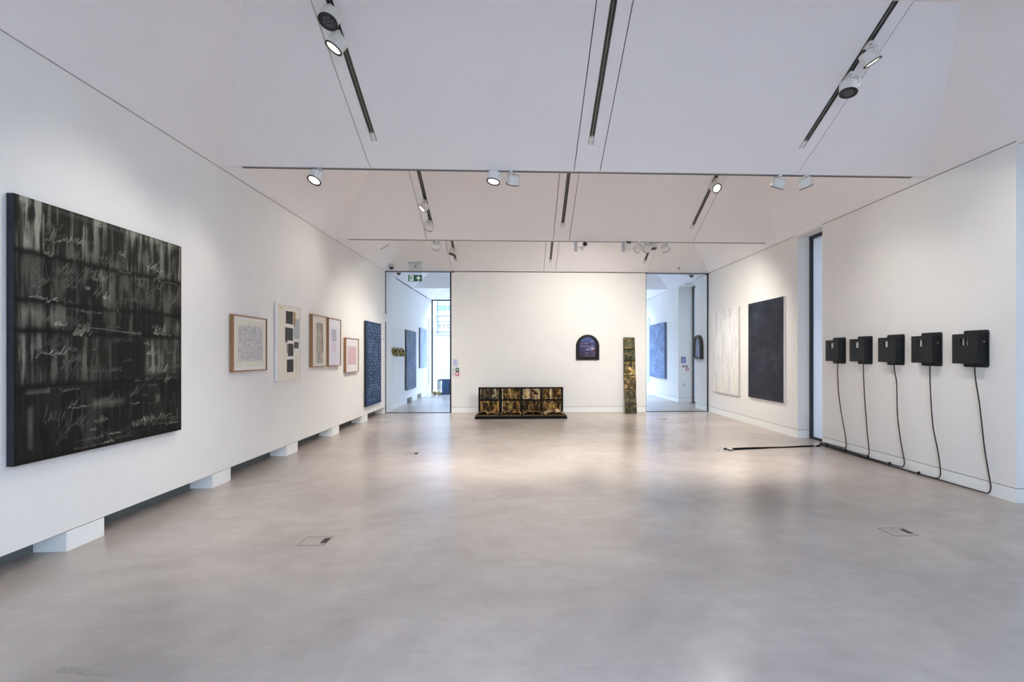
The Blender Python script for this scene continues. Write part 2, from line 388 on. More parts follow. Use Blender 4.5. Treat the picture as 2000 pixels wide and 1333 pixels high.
# ------------------------------------------------------------------ ceiling: hipped bays
ce = sroot('ceiling', (0, 0, 0), 'white folded ceiling of hipped bays with dark panel seams')
SEAM = [-1.731, 0.656, 0.965, 3.361]; TRK = [-1.580, 0.802, 3.204]; TW = 0.030; G = 0.0045
INS = 1.24
def cpanel(polys, up, name='ceiling_panel'):
    b = MB()
    for p in polys: b.prism(p, up)
    return b.build(name, M_CEIL, ce)
BAYS = [(YN, V0), (V0, V1), (V1, V2), (V2, V3), (W0, W1), (W1, W2)]
tracks = sroot('ceiling_track_slots', (0, 0, 0))
for bi, (ya, yb) in enumerate(BAYS):
    yr = (ya + yb) / 2; zr = ZC + SL * (yb - yr)
    ax0, ax1 = XL + INS, XR - INS
    lo = 0.03                                       # half width of the flat valley strip
    up = Vector((0, 0, 0.03))
    fz = lambda y: ZC + SL * (yb - y)
    bz = lambda y: ZC + SL * (y - ya)
    yv = yb - lo
    hx = lambda y, s: (XL + INS * (yb - y) / (yb - yr)) if s < 0 else (XR - INS * (yb - y) / (yb - yr))
    main = bi < 4
    def quad(x0, x1, y0, y1, f):
        return [(x0, y0, f(y0)), (x0, y1, f(y1)), (x1, y1, f(y1)), (x1, y0, f(y0))]
    if main:
        te = yb - 0.415                             # where the track slot stops
        ys = yr
        # outer trapezoids beyond the first and last seam
        cpanel([[(hx(yr, -1), yr, fz(yr)), (hx(yv, -1), yv, fz(yv)), (SEAM[0] - G, yv, fz(yv)), (SEAM[0] - G, yr, fz(yr))]], up)
        cpanel([[(SEAM[3] + G, yr, fz(yr)), (SEAM[3] + G, yv, fz(yv)), (hx(yv, 1), yv, fz(yv)), (hx(yr, 1), yr, fz(yr))]], up)
        for (x0, x1), t in (((SEAM[0] + G, SEAM[1] - G), TRK[0]), ((SEAM[1] + G, SEAM[2] - G), TRK[1]), ((SEAM[2] + G, SEAM[3] - G), TRK[2])):
            cpanel([quad(x0, t - TW, ys, te, fz), quad(t + TW, x1, ys, te, fz), quad(x0, x1, te, yv, fz)], up)
            # recessed track channel
            c = MB(); d = 0.026
            for xa, xb, zo in ((t - TW + 0.001, t - TW + 0.006, -0.002), (t + TW - 0.006, t + TW - 0.001, -0.002)):
                c.prism([(xa, ys, fz(ys) + zo), (xa, te, fz(te) + zo), (xb, te, fz(te) + zo), (xb, ys, fz(ys) + zo)], (0, 0, 0.03))
            c.build('track_edge', M_ALU, tracks)
            MB().prism([(t - TW + 0.006, ys, fz(ys) + d), (t - TW + 0.006, te, fz(te) + d), (t + TW - 0.006, te, fz(te) + d), (t + TW - 0.006, ys, fz(ys) + d)], (0, 0, 0.01)).build('track_channel', M_TRACK, tracks)
            MB().prism([(t - 0.004, ys, fz(ys) + 0.006), (t - 0.004, te - 0.09, fz(te - 0.09) + 0.006), (t + 0.004, te - 0.09, fz(te - 0.09) + 0.006), (t + 0.004, ys, fz(ys) + 0.006)], (0, 0, 0.02)).build('track_rib', M_ALU, tracks)
            MB().prism([(t - TW + 0.006, te - 0.09, fz(te - 0.09) + 0.004), (t - TW + 0.006, te, fz(te) + 0.004), (t + TW - 0.006, te, fz(te) + 0.004), (t + TW - 0.006, te - 0.09, fz(te - 0.09) + 0.004)], (0, 0, 0.02)).build('track_end_cap', M_SPOT, tracks)
    else:
        cpanel([[(hx(yr, -1), yr, fz(yr)), (hx(yv, -1), yv, fz(yv)), (hx(yv, 1), yv, fz(yv)), (hx(yr, 1), yr, fz(yr))]], up)
    # slope on the near side of the ridge
    ya2 = ya + lo
    k = (ya2 - ya) / (yr - ya)
    cpanel([[(XL + INS * k, ya2, bz(ya2)), (ax0, yr, zr), (ax1, yr, zr), (XR - INS * k, ya2, bz(ya2))]], up)
    # hip triangles at both side walls
    cpanel([[(XL, ya, ZC), (XL, yb, ZC), (ax0, yr, zr)]], up)
    cpanel([[(XR, yb, ZC), (XR, ya, ZC), (ax1, yr, zr)]], up)
# flat valley strips and slots for the cross tracks
for i, yv in enumerate((V0, V1, V2, V3, W1)):
    y0, y1 = (yv - 0.034, yv + 0.034) if yv != V3 else (V3 - 0.034, W0 + 0.034)
    MB().box(XL, XR, y0, y1, ZC + 0.0115, ZC + 0.03).build('valley_strip', M_CEIL, ce)
    if i in (0, 1, 2):
        x0, x1 = (XL + 0.24, XR - 0.22)
        MB().box(x0, x1, yv - 0.016, yv + 0.016, ZC + 0.0075, ZC + 0.0125).build('track_channel', M_TRACK, tracks)
        MB().box(x0, x1, yv - 0.020, yv - 0.016, ZC + 0.004, ZC + 0.0125).box(x0, x1, yv + 0.016, yv + 0.020, ZC + 0.004, ZC + 0.0125).build('track_edge', M_ALU, tracks)
struct(MB().box(XL - 0.5, XL, YN - 0.3, W2 + 0.3, ZC, ZC + 0.05).build('trim_1', M_CEIL))

# ------------------------------------------------------------------ windows and glass doors
def translucent(name):
    m = bpy.data.materials.new(name); m.use_nodes = True; n = m.node_tree; n.nodes.clear()
    o = n.nodes.new('ShaderNodeOutputMaterial'); mx = n.nodes.new('ShaderNodeMixShader'); mx.inputs[0].default_value = 0.035
    d = n.nodes.new('ShaderNodeBsdfDiffuse'); t = n.nodes.new('ShaderNodeBsdfTranslucent')
    wv = n.nodes.new('ShaderNodeTexWave'); wv.inputs['Scale'].default_value = 9; wv.bands_direction = 'Y'; wv.inputs['Distortion'].default_value = 0.5
    tcx = n.nodes.new('ShaderNodeTexCoord'); n.links.new(tcx.outputs['Object'], wv.inputs['Vector'])
    r = n.nodes.new('ShaderNodeValToRGB'); r.color_ramp.elements[0].color = L4((222, 224, 230)); r.color_ramp.elements[1].color = L4((232, 234, 240))
    n.links.new(wv.outputs['Color'], r.inputs[0])
    n.links.new(r.outputs[0], d.inputs[0]); n.links.new(r.outputs[0], t.inputs[0])
    n.links.new(d.outputs[0], mx.inputs[1]); n.links.new(t.outputs[0], mx.inputs[2]); n.links.new(mx.outputs[0], o.inputs[0])
    return m
M_BLIND = translucent('white_roller_blind')

def side_window(name, y0, y1, rec, blind=True):
    r = sroot(name, (XR + rec, y0, 0), 'tall dark-framed side window set in a deep white recess')
    fw, x0, x1 = 0.055, XR + rec, XR + rec + 0.07; z0, z1 = 0.0, ZC - 0.035
    MB().box(x0, x1, y0, y0 + fw, z0, z1).build('window_frame', M_FRAME, r)
    MB().box(x0, x1, y1 - fw, y1, z0, z1).build('window_frame', M_FRAME, r)
    MB().box(x0, x1, y0 + fw, y1 - fw, z0, z0 + 0.035).build('window_frame', M_FRAME, r)
    MB().box(x0, x1, y0 + fw, y1 - fw, z1 - 0.05, z1).build('window_frame', M_FRAME, r)
    MB().box(x0 + 0.03, x0 + 0.036, y0 + fw, y1 - fw, z0 + 0.035, z1 - 0.05).build('window_pane', M_GLASS, r)
    xb, a, b, c, d = x0 + 0.045, y0 + fw, y1 - fw, z0 + 0.035, z1 - 0.05
    MB().add([(xb, a, c), (xb, b, c), (xb, b, d), (xb, a, d)], [(0, 3, 2, 1)]).build('window_blind', M_BLIND, r)
    MB().box(XR, x1, y0, y1, z1, ZC - 0.0).build('window_head', M_WALL, r)
side_window('window_1', 2.30, 5.218, 0.42)
side_window('window_2', 8.694, 9.481, 0.215)
side_window('window_3', 15.10, 16.73, 0.44)
# glazed ends
def end_glazing(name, y, th, mull):
    r = sroot(name, (0, y, 0), 'full-width glazed end wall')
    for x in mull: MB().box(x - 0.03, x + 0.03, y, y + th, 0, ZC).build('window_frame', M_FRAME, r)
    MB().box(XL - 0.2, XR, y, y + th, ZC - 0.03, ZC + 0.02).build('window_frame', M_FRAME, r)
    MB().box(XL - 0.2, XR, y, y + th, 0, 0.02).build('window_frame', M_FRAME, r)
    MB().box(XL - 0.2, XR + 0.0, y + th / 2 - 0.005, y + th / 2 + 0.005, 0.02, ZC - 0.03).build('window_pane', M_GLASS, r)
    MB().box(XL - 0.5, XR + 0.9, y - 0.05 , y + th + 0.05, ZC + 0.02, 4.8).build('window_head', M_WALL, r)
struct(MB().box(XL - 0.5, 0.0, YN - 0.3, YN - 0.02, 0, 4.8).box(1.6, XR + 0.9, YN - 0.3, YN - 0.02, 0, 4.8).build('wall_rear', M_WALL))
end_glazing('window_4', YN - 0.06, 0.05, [0.03, 1.57])
end_glazing('window_5', W2 + 0.0, 0.05, [XL + 0.02, 0.8, XR - 0.02])
def glass_door(name, x0, x1, lw, rw, side, lab):
    r = sroot(name, ((x0 + x1) / 2, V3, 0), lab)
    y0, y1 = V3 + 0.004, V3 + 0.044
    MB().box(x0, x0 + lw, y0, y1, 0, ZC - 0.004).build('door_frame', M_FRAME, r)
    MB().box(x1 - rw, x1, y0, y1, 0, ZC - 0.004).build('door_frame', M_FRAME, r)
    MB().box(x0 + lw, x1 - rw, y0, y1, ZC - 0.022, ZC - 0.004).build('door_frame', M_FRAME, r)
    MB().box(x0 + lw, x1 - rw, y0, y1, 0, 0.014).build('door_frame', M_FRAME, r)
    MB().box(x0 + lw, x1 - rw, y0 + 0.014, y0 + 0.026, 0.014, ZC - 0.022).build('door_pane', M_GLASS, r)
    xc = x1 if side > 0 else x0
    MB().box(xc - 0.01, xc + 0.075 * 1, y0 - 0.02, y0 + 0.001, ZC - 0.03, ZC - 0.006).build('door_pivot', M_BLACK, r)
    return r
d1 = glass_door('door_1', XL, -1.742, 0.014, 0.040, 1, 'frameless glass doorway left of the back wall, bluish daylight behind')
d2 = glass_door('door_2', 3.350, XR - 0.002, 0.012, 0.030, -1, 'frameless glass doorway right of the back wall')
MB().box(XL, XL + 0.03, V3 - 0.05, V3 + 0.003, 2.36, 2.56).build('door_hinge', M_SPOT, d1, bevel=0.003)
MB().box(XL + 0.055, XL + 0.085, W2 - 0.04, W2 - 0.0, 2.30, 2.52).build('door_hinge', M_SPOT, d1, bevel=0.003)
MB().box(XR - 0.08, XR + 0.0, V3 - 0.03, V3 + 0.003, ZC - 0.045, ZC - 0.012).build('door_pivot', M_BLACK, d2)
# second gallery trims
struct(MB().box(XL, XL + 0.004, 15.226, 17.62, ZC - 0.035, ZC - 0.012).box(XL, XL + 0.004, 17.97, 20.36, ZC - 0.035, ZC - 0.012).build('trim_2', M_FRAME))
struct(MB().box(XL, XL + 0.012, 20.60, 20.92, 0.35, 2.95).build('trim_3', M_GREYP))
struct(MB().box(XR - 0.012, XR, 20.40, 20.85, 0.45, 2.95).build('trim_4', M_GREYP))
struct(MB().box(XL + 0.01, XR - 0.01, 19.06, 19.085, 0.0, 0.003).build('trim_5', M_FRAME))
struct(MB().box(XL - 0.24, XL - 0.001, YN, YN + 0.01, 0, 0.158).build('baseboard_end', M_STONE))

# ------------------------------------------------------------------ street beyond the far glazing
struct(MB().box(-40, 40, W2 + 0.3, 60, -0.25, -0.12).box(-40, 40, -40, YN - 0.3, -0.25, -0.12).box(XR + 0.9, 40, YN - 0.3, W2 + 0.3, -0.25, -0.12).build('pavement', mat('pale_paving', (190, 188, 184), 0.9, noise=0.05, scale=4)))
fac = thing('street_building', 'bright white building across the street seen through the far glazing', 'building', (0, 25.6, 0))
M_FAC = mat('white_render', (108, 110, 113), 0.9, noise=0.02, scale=5)
def brick_mat():
    m, n, p = new_mat('painted_brickwork'); t = n.nodes.new('ShaderNodeTexCoord'); mp = n.nodes.new('ShaderNodeMapping')
    mp.inputs['Rotation'].default_value = (math.pi / 2, 0, 0)
    b = n.nodes.new('ShaderNodeTexBrick'); b.inputs['Scale'].default_value = 4.4; b.inputs['Color1'].default_value = L4((112, 110, 107)); b.inputs['Color2'].default_value = L4((105, 103, 100))
    b.inputs['Mortar'].default_value = L4((90, 89, 88)); b.inputs['Mortar Size'].default_value = 0.02
    n.links.new(t.outputs['Object'], mp.inputs[0]); n.links.new(mp.outputs[0], b.inputs['Vector']); n.links.new(b.outputs[0], p.inputs['Base Color'])
    p.inputs['Roughness'].default_value = 0.9; return m
MB().box(-16, 16, 25.6, 31, 2.45, 5.0).build('upper_wall', M_FAC, fac)
MB().box(-16, 16, 25.55, 31, -0.2, 2.45).build('brick_wall', brick_mat(), fac)
for z, d, h in ((2.45, 0.12, 0.06), (2.62, 0.05, 0.03), (3.10, 0.06, 0.03), (3.36, 0.08, 0.05), (3.98, 0.05, 0.04)):
    MB().box(-16, 16, 25.6 - d, 25.6, z, z + h).build('ledge', M_FAC, fac)
M_STRIP = mat('blue_grey_shopfront_glass', (48, 62, 90), 0.3, noise=0.06, scale=3)
for k in range(8):
    MB().box(-3.35 + k * 0.9 - 2.7, -3.35 + k * 0.9 - 1.86, 25.57, 25.6, 3.62, 3.86).build('window', M_STRIP, fac)
MB().box(-4.1, -3.85, 25.45, 25.6, 2.5, 4.3).build('downpipe', M_FAC, fac, bevel=0.02)
fc = bpy.data.curves.new('lettering', 'FONT'); fc.body = 'PTON · HOTEL'; fc.size = 0.26; fc.extrude = 0.004; fc.space_character = 1.5
ft = bpy.data.objects.new('lettering_curve', fc); COL.objects.link(ft)
bpy.context.view_layer.update()
me = bpy.data.meshes.new_from_object(ft.evaluated_get(bpy.context.evaluated_depsgraph_get())); bpy.data.objects.remove(ft)
me.materials.clear(); me.materials.append(mat('grey_letter_paint', (36, 40, 48), 0.6, noise=0.05))
fl = bpy.data.objects.new('lettering', me); fl['kind'] = 'stuff'; COL.objects.link(fl); fl.parent = fac; fl.rotation_euler = (math.pi / 2, 0, 0); fl.location = (-3.80, -0.012, 2.78)

# ------------------------------------------------------------------ track spotlights
LENS_N = 0
def spotlight(track, head, aim, lit, label, energy=1.0, cone=58, longway=False, name='track_spotlight'):
    """white drum spotlight on a track: adapter, bracket, drum, rim, lens"""
    T, Hd = Vector(track), Vector(head); d = (Vector(aim) - Hd).normalized()
    r = thing(name, label, 'spotlight', T, 'track spotlights')
    R_, LN = 0.080, 0.115
    back = Hd - d * (LN * 0.5); front = Hd + d * (LN * 0.5)
    MB().box(T.x - 0.017, T.x + 0.017, T.y - 0.055, T.y + 0.055, T.z - 0.022, T.z + 0.004).cyl((T.x, T.y, T.z - 0.02), (T.x, T.y, T.z - 0.065), 0.016, n=14).build('track_adapter', M_SPOT, r, bevel=0.003)
    s = 1 if Hd.x >= T.x else -1
    side = d.cross(Vector((0, 0, 1)))
    side = side.normalized() if side.length > 0.05 else Vector((1, 0, 0))
    if side.x * s < 0: side = -side
    knee = Vector((T.x, T.y, T.z - 0.06)); pv = Hd - side * (R_ + 0.012)
    MB().tube([knee, (knee + Vector((pv.x, pv.y, knee.z))) / 2 + Vector((0, 0, -0.002)), Vector((pv.x, pv.y, knee.z - 0.015)), pv], 0.013, 8, 4).cyl(pv - side * 0.004, pv + side * 0.02, 0.022, n=16).build('bracket', M_SPOT, r)
    MB().cyl((T.x, T.y - 0.042, T.z - 0.025), (T.x, T.y - 0.042, T.z - 0.021), 0.006, n=10).build('lock_dot', M_RED, r)
    a = LN
    MB().lathe(back, d, [(0.0, 0.0), (R_ * 0.86, 0.0), (R_ * 0.97, 0.006), (R_, 0.016), (R_, a - 0.006), (R_ - 0.004, a - 0.003)], 32).build('drum', M_SPOT, r)
    rim = MB().lathe(back, d, [(R_ - 0.001, a - 0.010), (R_ + 0.0015, a - 0.006), (R_ + 0.0015, a), (R_ * 0.84, a + 0.001), (R_ * 0.78, a - 0.008)], 32).build('rim', M_BLACK, r)
    MB().lathe(back, d, [(R_ * 0.80, a - 0.007), (R_ * 0.4, a - 0.0065), (0.0, a - 0.006)], 32).build('lens', M_LIT if lit else M_LENS, r)
    if not lit:
        q = MB(); ux = d.orthogonal().normalized(); uy = d.cross(ux)
        for k in range(7):
            t = 2 * math.pi * k / 6; c = back + d * (a - 0.006) + (Vector((0, 0, 0)) if k == 6 else (ux * math.cos(t) + uy * math.sin(t)) * 0.034)
            q.lathe(c, d, [(0.013, 0.0), (0.011, 0.003), (0.0, 0.004)], 12)
        q.build('led_lens', M_LEDS, r)
    if lit or energy > 0:
        ld = bpy.data.lights.new('lamp', 'SPOT'); ld.energy = SPOT_W * energy * 4 * math.pi / 4; ld.color = SPOT_COL
        ld.spot_size = math.radians(cone); ld.spot_blend = 0.85; ld.shadow_soft_size = 0.05
        lo_ = bpy.data.objects.new('lamp', ld); COL.objects.link(lo_); lo_.parent = r
        lo_.location = front + d * 0.01 - T; lo_.rotation_euler = d.to_track_quat('-Z', 'Y').to_euler()
    return r
def fzb(y, yb): return ZC + SL * (yb - y)
def tp(x, y, yb): return (x, y, fzb(y, yb) - 0.001)
# near bay
spotlight(tp(TRK[0], 4.62, V1), (TRK[0] - 0.0, 4.58, 4.331), (-1.85, 4.0, 3.0), False, 'unlit white spotlight with dark lens at the top of the left ceiling track', 0)
spotlight(tp(TRK[0], 4.83, V1), (TRK[0] - 0.01, 4.78, 4.228), (-3.44, 4.3, 1.1), True, 'glowing drum spotlight below the unlit one on the left ceiling track', 0.45, 72)
spotlight(tp(TRK[2], 4.80, V1), (3.223, 4.80, 4.236), (4.9, 4.75, 1.2), True, 'upper spotlight on the right ceiling track, lit edge towards the wall', 0.34, 95)
spotlight(tp(TRK[2], 5.09, V1), (3.177, 5.05, 4.077), (3.05, 4.85, 3.0), False, 'unlit white spotlight with dark lens, lower one on the right ceiling track', 0)
# first cross track
zv = ZC + 0.006
spotlight((-2.314, V1, zv), (-2.355, V1 - 0.02, 3.570), (-3.2, 4.9, 0.6), True, 'single glowing spotlight at the left end of the front cross track', 0.2, 100)
spotlight((-0.275, V1, zv), (-0.289, V1 - 0.03, 3.591), (-0.9, 5.6, 0.0), True, 'lit spotlight aimed down near the middle of the front cross track', 1.15, 105)
spotlight((-0.091, V1, zv), (-0.067, V1 + 0.04, 3.593), (-0.7, 8.6, 0.0), False, 'spotlight turned away from us beside the lit one mid cross track', 2.8, 85)
spotlight((3.149, V1, zv), (3.158, V1 + 0.02, 3.590), (2.3, 8.2, 0.0), False, 'white spotlight tilted left, left one of the pair at right end of cross track', 3.4, 80)
spotlight((3.473, V1, zv), (3.488, V1 + 0.03, 3.604), (4.9, 7.0, 0.8), False, 'white spotlight tilted right, rightmost on the front cross track', 0.2, 105)
# middle bay
spotlight(tp(TRK[0], 9.22, V2), (TRK[0] - 0.02, 9.18, 4.012), (-3.44, 8.6, 1.9), True, 'small glowing spotlight on the left track of the middle bay', 0.2, 100)
spotlight(tp(TRK[0], 9.73, V2), (TRK[0] - 0.03, 9.76, 3.812), (-3.0, 11.4, 1.2), False, 'dark-backed spotlight at the lower end of middle bay left track', 0.7, 90)
spotlight(tp(TRK[2], 8.65, V2), (3.190, 8.60, 4.227), (4.2, 5.2, 1.6), True, 'glowing round spotlight facing us on the middle bay right track', 0.3, 95)
# second cross track
spotlight((-1.562, V2, zv), (-1.570, V2 + 0.05, 3.588), (-2.9, 13.0, 1.2), False, 'lone spotlight turned away at the left of the rear cross track', 0.62, 100)
spotlight((2.318, V2, zv), (2.320, V2 + 0.05, 3.573), (0.6, 14.03, 1.7), False, 'round-backed spotlight, first of the close pair on the rear cross track', 1.2, 95)
spotlight((2.477, V2, zv), (2.491, V2 + 0.05, 3.574), (2.2, 14.03, 1.6), False, 'round-backed spotlight, second of the close pair on the rear cross track', 0.95, 95)
spotlight((2.807, V2, zv), (2.839, V2 + 0.04, 3.576), (4.9, 12.0, 0.9), False, 'tilted spotlight at the right of the rear cross track', 1.25, 115)
# rear bay
spotlight(tp(TRK[0], 13.08, V3), (-1.592, 13.05, 3.980), (-2.6, 12.3, 0.4), False, 'tiny white spotlight on the left track of the rear bay', 0.75, 95)
spotlight(tp(TRK[2], 12.80, V3), (3.230, 12.78, 4.105), (3.6, 12.2, 0.9), False, 'bright white spotlight behind the close pair on rear bay right track', 1.1, 95)
# spots without fixtures, added to brighten the second gallery
for (lx, ly), am in (((2.6, 17.0), (4.9, 18.6, 1.5)), ((-0.8, 17.0), (-3.3, 16.6, 1.4)), ((0.8, 17.4), (0.8, 16.6, 0.0))):
    ld = bpy.data.lights.new('added_gallery_spot', 'SPOT'); ld.energy = SPOT_W * math.pi * 0.06; ld.color = SPOT_COL; ld.spot_size = math.radians(90); ld.spot_blend = 0.9; ld.shadow_soft_size = 0.06
    lo_ = bpy.data.objects.new('added_gallery_spot', ld); COL.objects.link(lo_); lo_.location = (lx, ly, ZC)
    lo_.rotation_euler = (Vector(am) - Vector((lx, ly, ZC))).to_track_quat('-Z', 'Y').to_euler()
# black-ended cylinders on flat grey side plates
def snoot(x, cx, up, label):
    r = thing('snooted_spotlight', label, 'spotlight', (x, V2, zv), 'track spotlights')
    MB().box(x - 0.045, x + 0.012, V2 - 0.03, V2 + 0.02, ZC - 0.18, ZC + 0.0).build('driver_plate', M_GREYP, r, bevel=0.004)
    a, b = (Vector((cx, V2 - 0.04, ZC - 0.155)), Vector((cx + 0.05, V2 - 0.13, ZC - 0.075))) if not up else (Vector((cx, V2 - 0.04, ZC - 0.16)), Vector((cx + 0.01, V2 - 0.06, ZC - 0.03)))
    MB().cyl(a, b, 0.036, n=24).build('barrel', M_SPOT, r)
    d = (b - a).normalized()
    MB().cyl(b, b + d * 0.035, 0.041, n=24).build('snoot', M_BLACK, r)
    MB().cyl((a + b) / 2, (x, V2 - 0.02, (a.z + b.z) / 2), 0.012, n=12).build('pivot', M_SPOT, r)
snoot(1.110, 1.20, False, 'grey plate spotlight with round black snoot, left on the rear cross track')
snoot(2.030, 2.095, True, 'grey plate spotlight with black cap, left of the round-backed pair')

# ------------------------------------------------------------------ ceiling devices
def dome(x, y, z, label, tilt=0.0):
    r = thing('dome_camera', label, 'camera', (x, y, z))
    MB().lathe((x, y, z + 0.02), (0, 0, -1), [(0.07, 0.0), (0.07, 0.05), (0.064, 0.058), (0.05, 0.06)], 24).build('collar', M_GREYP, r)
    MB().lathe((x, y, z - 0.035), (0, 0, -1), [(0.056, 0.0), (0.054, 0.02), (0.044, 0.042), (0.024, 0.058), (0.0, 0.063)], 24).build('dome', M_BLACK, r)
dome(-3.22, 13.78, fzb(13.76, V3) - 0.025, 'black dome camera in the ceiling corner in front of left glass doorway')
dome(-3.24, 14.7, ZC + 0.09, 'black dome camera behind the left glass doorway')
dome(4.80, 14.75, ZC + 0.08, 'black dome standing for a dome reflection in the right glass doorway')  # solid dome placed for a reflection in the glass
def sprinkler(x, y, z, label):
    r = thing('sprinkler', label, 'sprinkler', (x, y, z), 'ceiling sprinklers')
    MB().lathe((x, y, z + 0.012), (0, 0, -1), [(0.05, 0.0), (0.05, 0.008), (0.03, 0.022), (0.0, 0.023)], 20).build('rosette', M_SPOT, r)
    MB().cyl((x, y, z), (x, y, z - 0.055), 0.011, n=10).build('stem', M_LENS, r)
    MB().lathe((x, y, z - 0.05), (0, 0, -1), [(0.0, 0.0), (0.045, 0.002), (0.045, 0.006), (0.0, 0.007)], 20).build('deflector', M_GREYP, r)
sprinkler(-2.62, 13.78, fzb(13.78, V3), 'small ceiling sprinkler above the left glass doorway')
sprinkler(4.159, 13.78, fzb(13.78, V3), 'small ceiling sprinkler above the right glass doorway')
dl = thing('downlight', 'small grey recessed downlight on ceiling behind the right glass doorway', 'light', (5.09, 15.9, ZC))
zz = ZC + 0.435 * 0.0
MB().lathe((5.10, 15.9, ZC - 0.02), (0, 0, -1), [(0.10, 0.0), (0.10, 0.02), (0.08, 0.024), (0.0, 0.016)], 24).build('bezel', M_GREYP, dl)
# slot vent on the left hip of the rear bay
def vent(px, py, label):
    f = (px - XL) / INS; z = ZC + f * SL * (V3 - V2) / 2
    r = thing('slot_vent', label, 'vent', (px, py, z))
    s = SL * (V3 - V2) / 2 / INS
    MB().prism([(px - 0.09, py - 0.10, z - 0.09 * s - 0.004), (px - 0.09, py + 0.10, z - 0.09 * s - 0.004), (px + 0.09, py + 0.10, z + 0.09 * s - 0.004), (px + 0.09, py - 0.10, z + 0.09 * s - 0.004)], (0, 0, 0.01)).build('cover', M_CEIL, r)
    MB().prism([(px - 0.09, py - 0.075, z - 0.09 * s - 0.006), (px - 0.09, py - 0.045, z - 0.09 * s - 0.006), (px + 0.09, py - 0.045, z + 0.09 * s - 0.006), (px + 0.09, py - 0.075, z + 0.09 * s - 0.006)], (0, 0, 0.006)).build('slot', M_BLACK, r)
vent(-3.03, 12.35, 'small slotted vent in the sloping ceiling above the navy painting')

# exit sign: slim housing on the ceiling, clear blade, green panel
ex = thing('exit_sign', 'green exit sign with running figure and arrow by left glass doorway', 'sign', (-2.575, 13.52, ZC))
ysn = 13.52
MB().box(-2.747, -2.406, ysn - 0.025, ysn + 0.025, 3.782, 3.826).build('housing', M_GREYP, ex, bevel=0.004)
MB().box(-2.68, -2.47, ysn - 0.01, ysn + 0.01, 3.824, fzb(ysn, V3) + 0.002).build('mount', M_SPOT, ex)
MB().box(-2.735, -2.418, ysn - 0.003, ysn + 0.003, 3.33, 3.783).build('blade', M_ACRYL, ex)
MB().box(-2.745, -2.408, ysn - 0.008, ysn - 0.0035, 3.335, 3.492).build('panel', M_GREEN, ex)
def flat(polys, y, name, m, parent, t=0.002):
    b = MB()
    for p in polys: b.prism([(x, y, z) for x, z in p], (0, t, 0))
    return b.build(name, m, parent)
cx, cz = -2.664, 3.413
def P2(pts, s=1.0, ox=cx, oz=cz): return [(ox + x * s, oz + z * s) for x, z in pts]
flat([P2([(-0.048, -0.068), (0.046, -0.068), (0.046, 0.068), (-0.048, 0.068)])], ysn - 0.0095, 'doorway', M_SIGNW, ex, 0.0012)
rm = [[(-0.012 + 0.013 * math.cos(t), 0.045 + 0.013 * math.sin(t)) for t in [k * math.pi / 5 for k in range(10)]],
      [(-0.022, 0.028), (-0.026, -0.006), (0.0, -0.010), (0.014, 0.026)],
      [(0.010, 0.028), (0.034, 0.008), (0.040, 0.016), (0.016, 0.034)], [(-0.020, 0.028), (-0.044, 0.020), (-0.046, 0.0), (-0.036, 0.0), (-0.034, 0.012), (-0.02, 0.016)],
      [(-0.024, -0.006), (-0.040, -0.036), (-0.048, -0.034), (-0.048, -0.046), (-0.034, -0.048), (-0.008, -0.010)],
      [(-0.008, -0.008), (0.012, -0.030), (0.006, -0.060), (0.016, -0.062), (0.026, -0.028), (0.006, -0.004)]]
flat([P2(list(reversed(p))) for p in rm], ysn - 0.011, 'running_figure', M_GREEN, ex, 0.0012)
ar = [(-0.014, -0.062), (0.014, -0.062), (0.014, 0.004), (0.034, -0.014), (0.052, -0.014), (0.052, 0.004), (0.0, 0.056), (-0.052, 0.004), (-0.052, -0.014), (-0.034, -0.014), (-0.014, 0.004)]
flat([P2(ar, 1.0, -2.492, 3.413)], ysn - 0.0095, 'arrow', M_SIGNW, ex, 0.0012)
# teal exit sign edge seen in the next gallery
ex2 = thing('exit_sign', 'teal exit sign cut off by the dark door post, far glazing', 'sign', (-2.55, 21.1, 3.3))
MB().box(-2.655, -2.35, 21.08, 21.10, 3.20, 3.38).build('panel', M_GREEN, ex2)
MB().cyl((-2.5, 21.09, 3.38), (-2.5, 21.09, ZC + 0.1), 0.008, n=8).build('hanger', M_GREYP, ex2)

# ------------------------------------------------------------------ small wall fittings
def back_notice():
    r = thing('notice', 'printed white notice on the back wall beside the glass door post', 'notice', (-1.64, V3, 1.3))
    MB().box(-1.706, -1.572, V3 - 0.004, V3, 1.205, 1.392).build('sheet', mat('lilac_notice_paper', (200, 204, 226), 0.8), r)
    b = MB(); b.box(-1.648, -1.630, V3 - 0.0055, V3 - 0.003, 1.352, 1.378)
    for k in range(5): b.box(-1.690, -1.588 - 0.02 * (k % 2), V3 - 0.0055, V3 - 0.003, 1.325 - k * 0.022, 1.330 - k * 0.022)
    b.build('print', mat('blue_print', (96, 104, 150), 0.8), r)
back_notice()
def callpoint(x0, x1, z0, z1, m, label, cat, name, kind):
    r = thing(name, label, cat, ((x0 + x1) / 2, V3, (z0 + z1) / 2))
    MB().box(x0, x1, V3 - 0.035, V3, z0, z1).build('housing', m, r, bevel=0.004)
    c, h = (x0 + x1) / 2, (z0 + z1) / 2
    MB().box(c - 0.025, c + 0.025, V3 - 0.038, V3 - 0.034, h - (0.014 if kind else 0.025), h + (0.014 if kind else 0.025)).build('press_plate', M_SIGNW, r)
callpoint(-1.633, -1.547, 1.073, 1.166, M_GREEN, 'green door release box on the back wall, above the red call point', 'switch', 'door_release', 1)
callpoint(-1.633, -1.547, 0.962, 1.055, M_RED, 'red fire alarm call point on the back wall, below the green box', 'alarm', 'fire_call_point', 0)
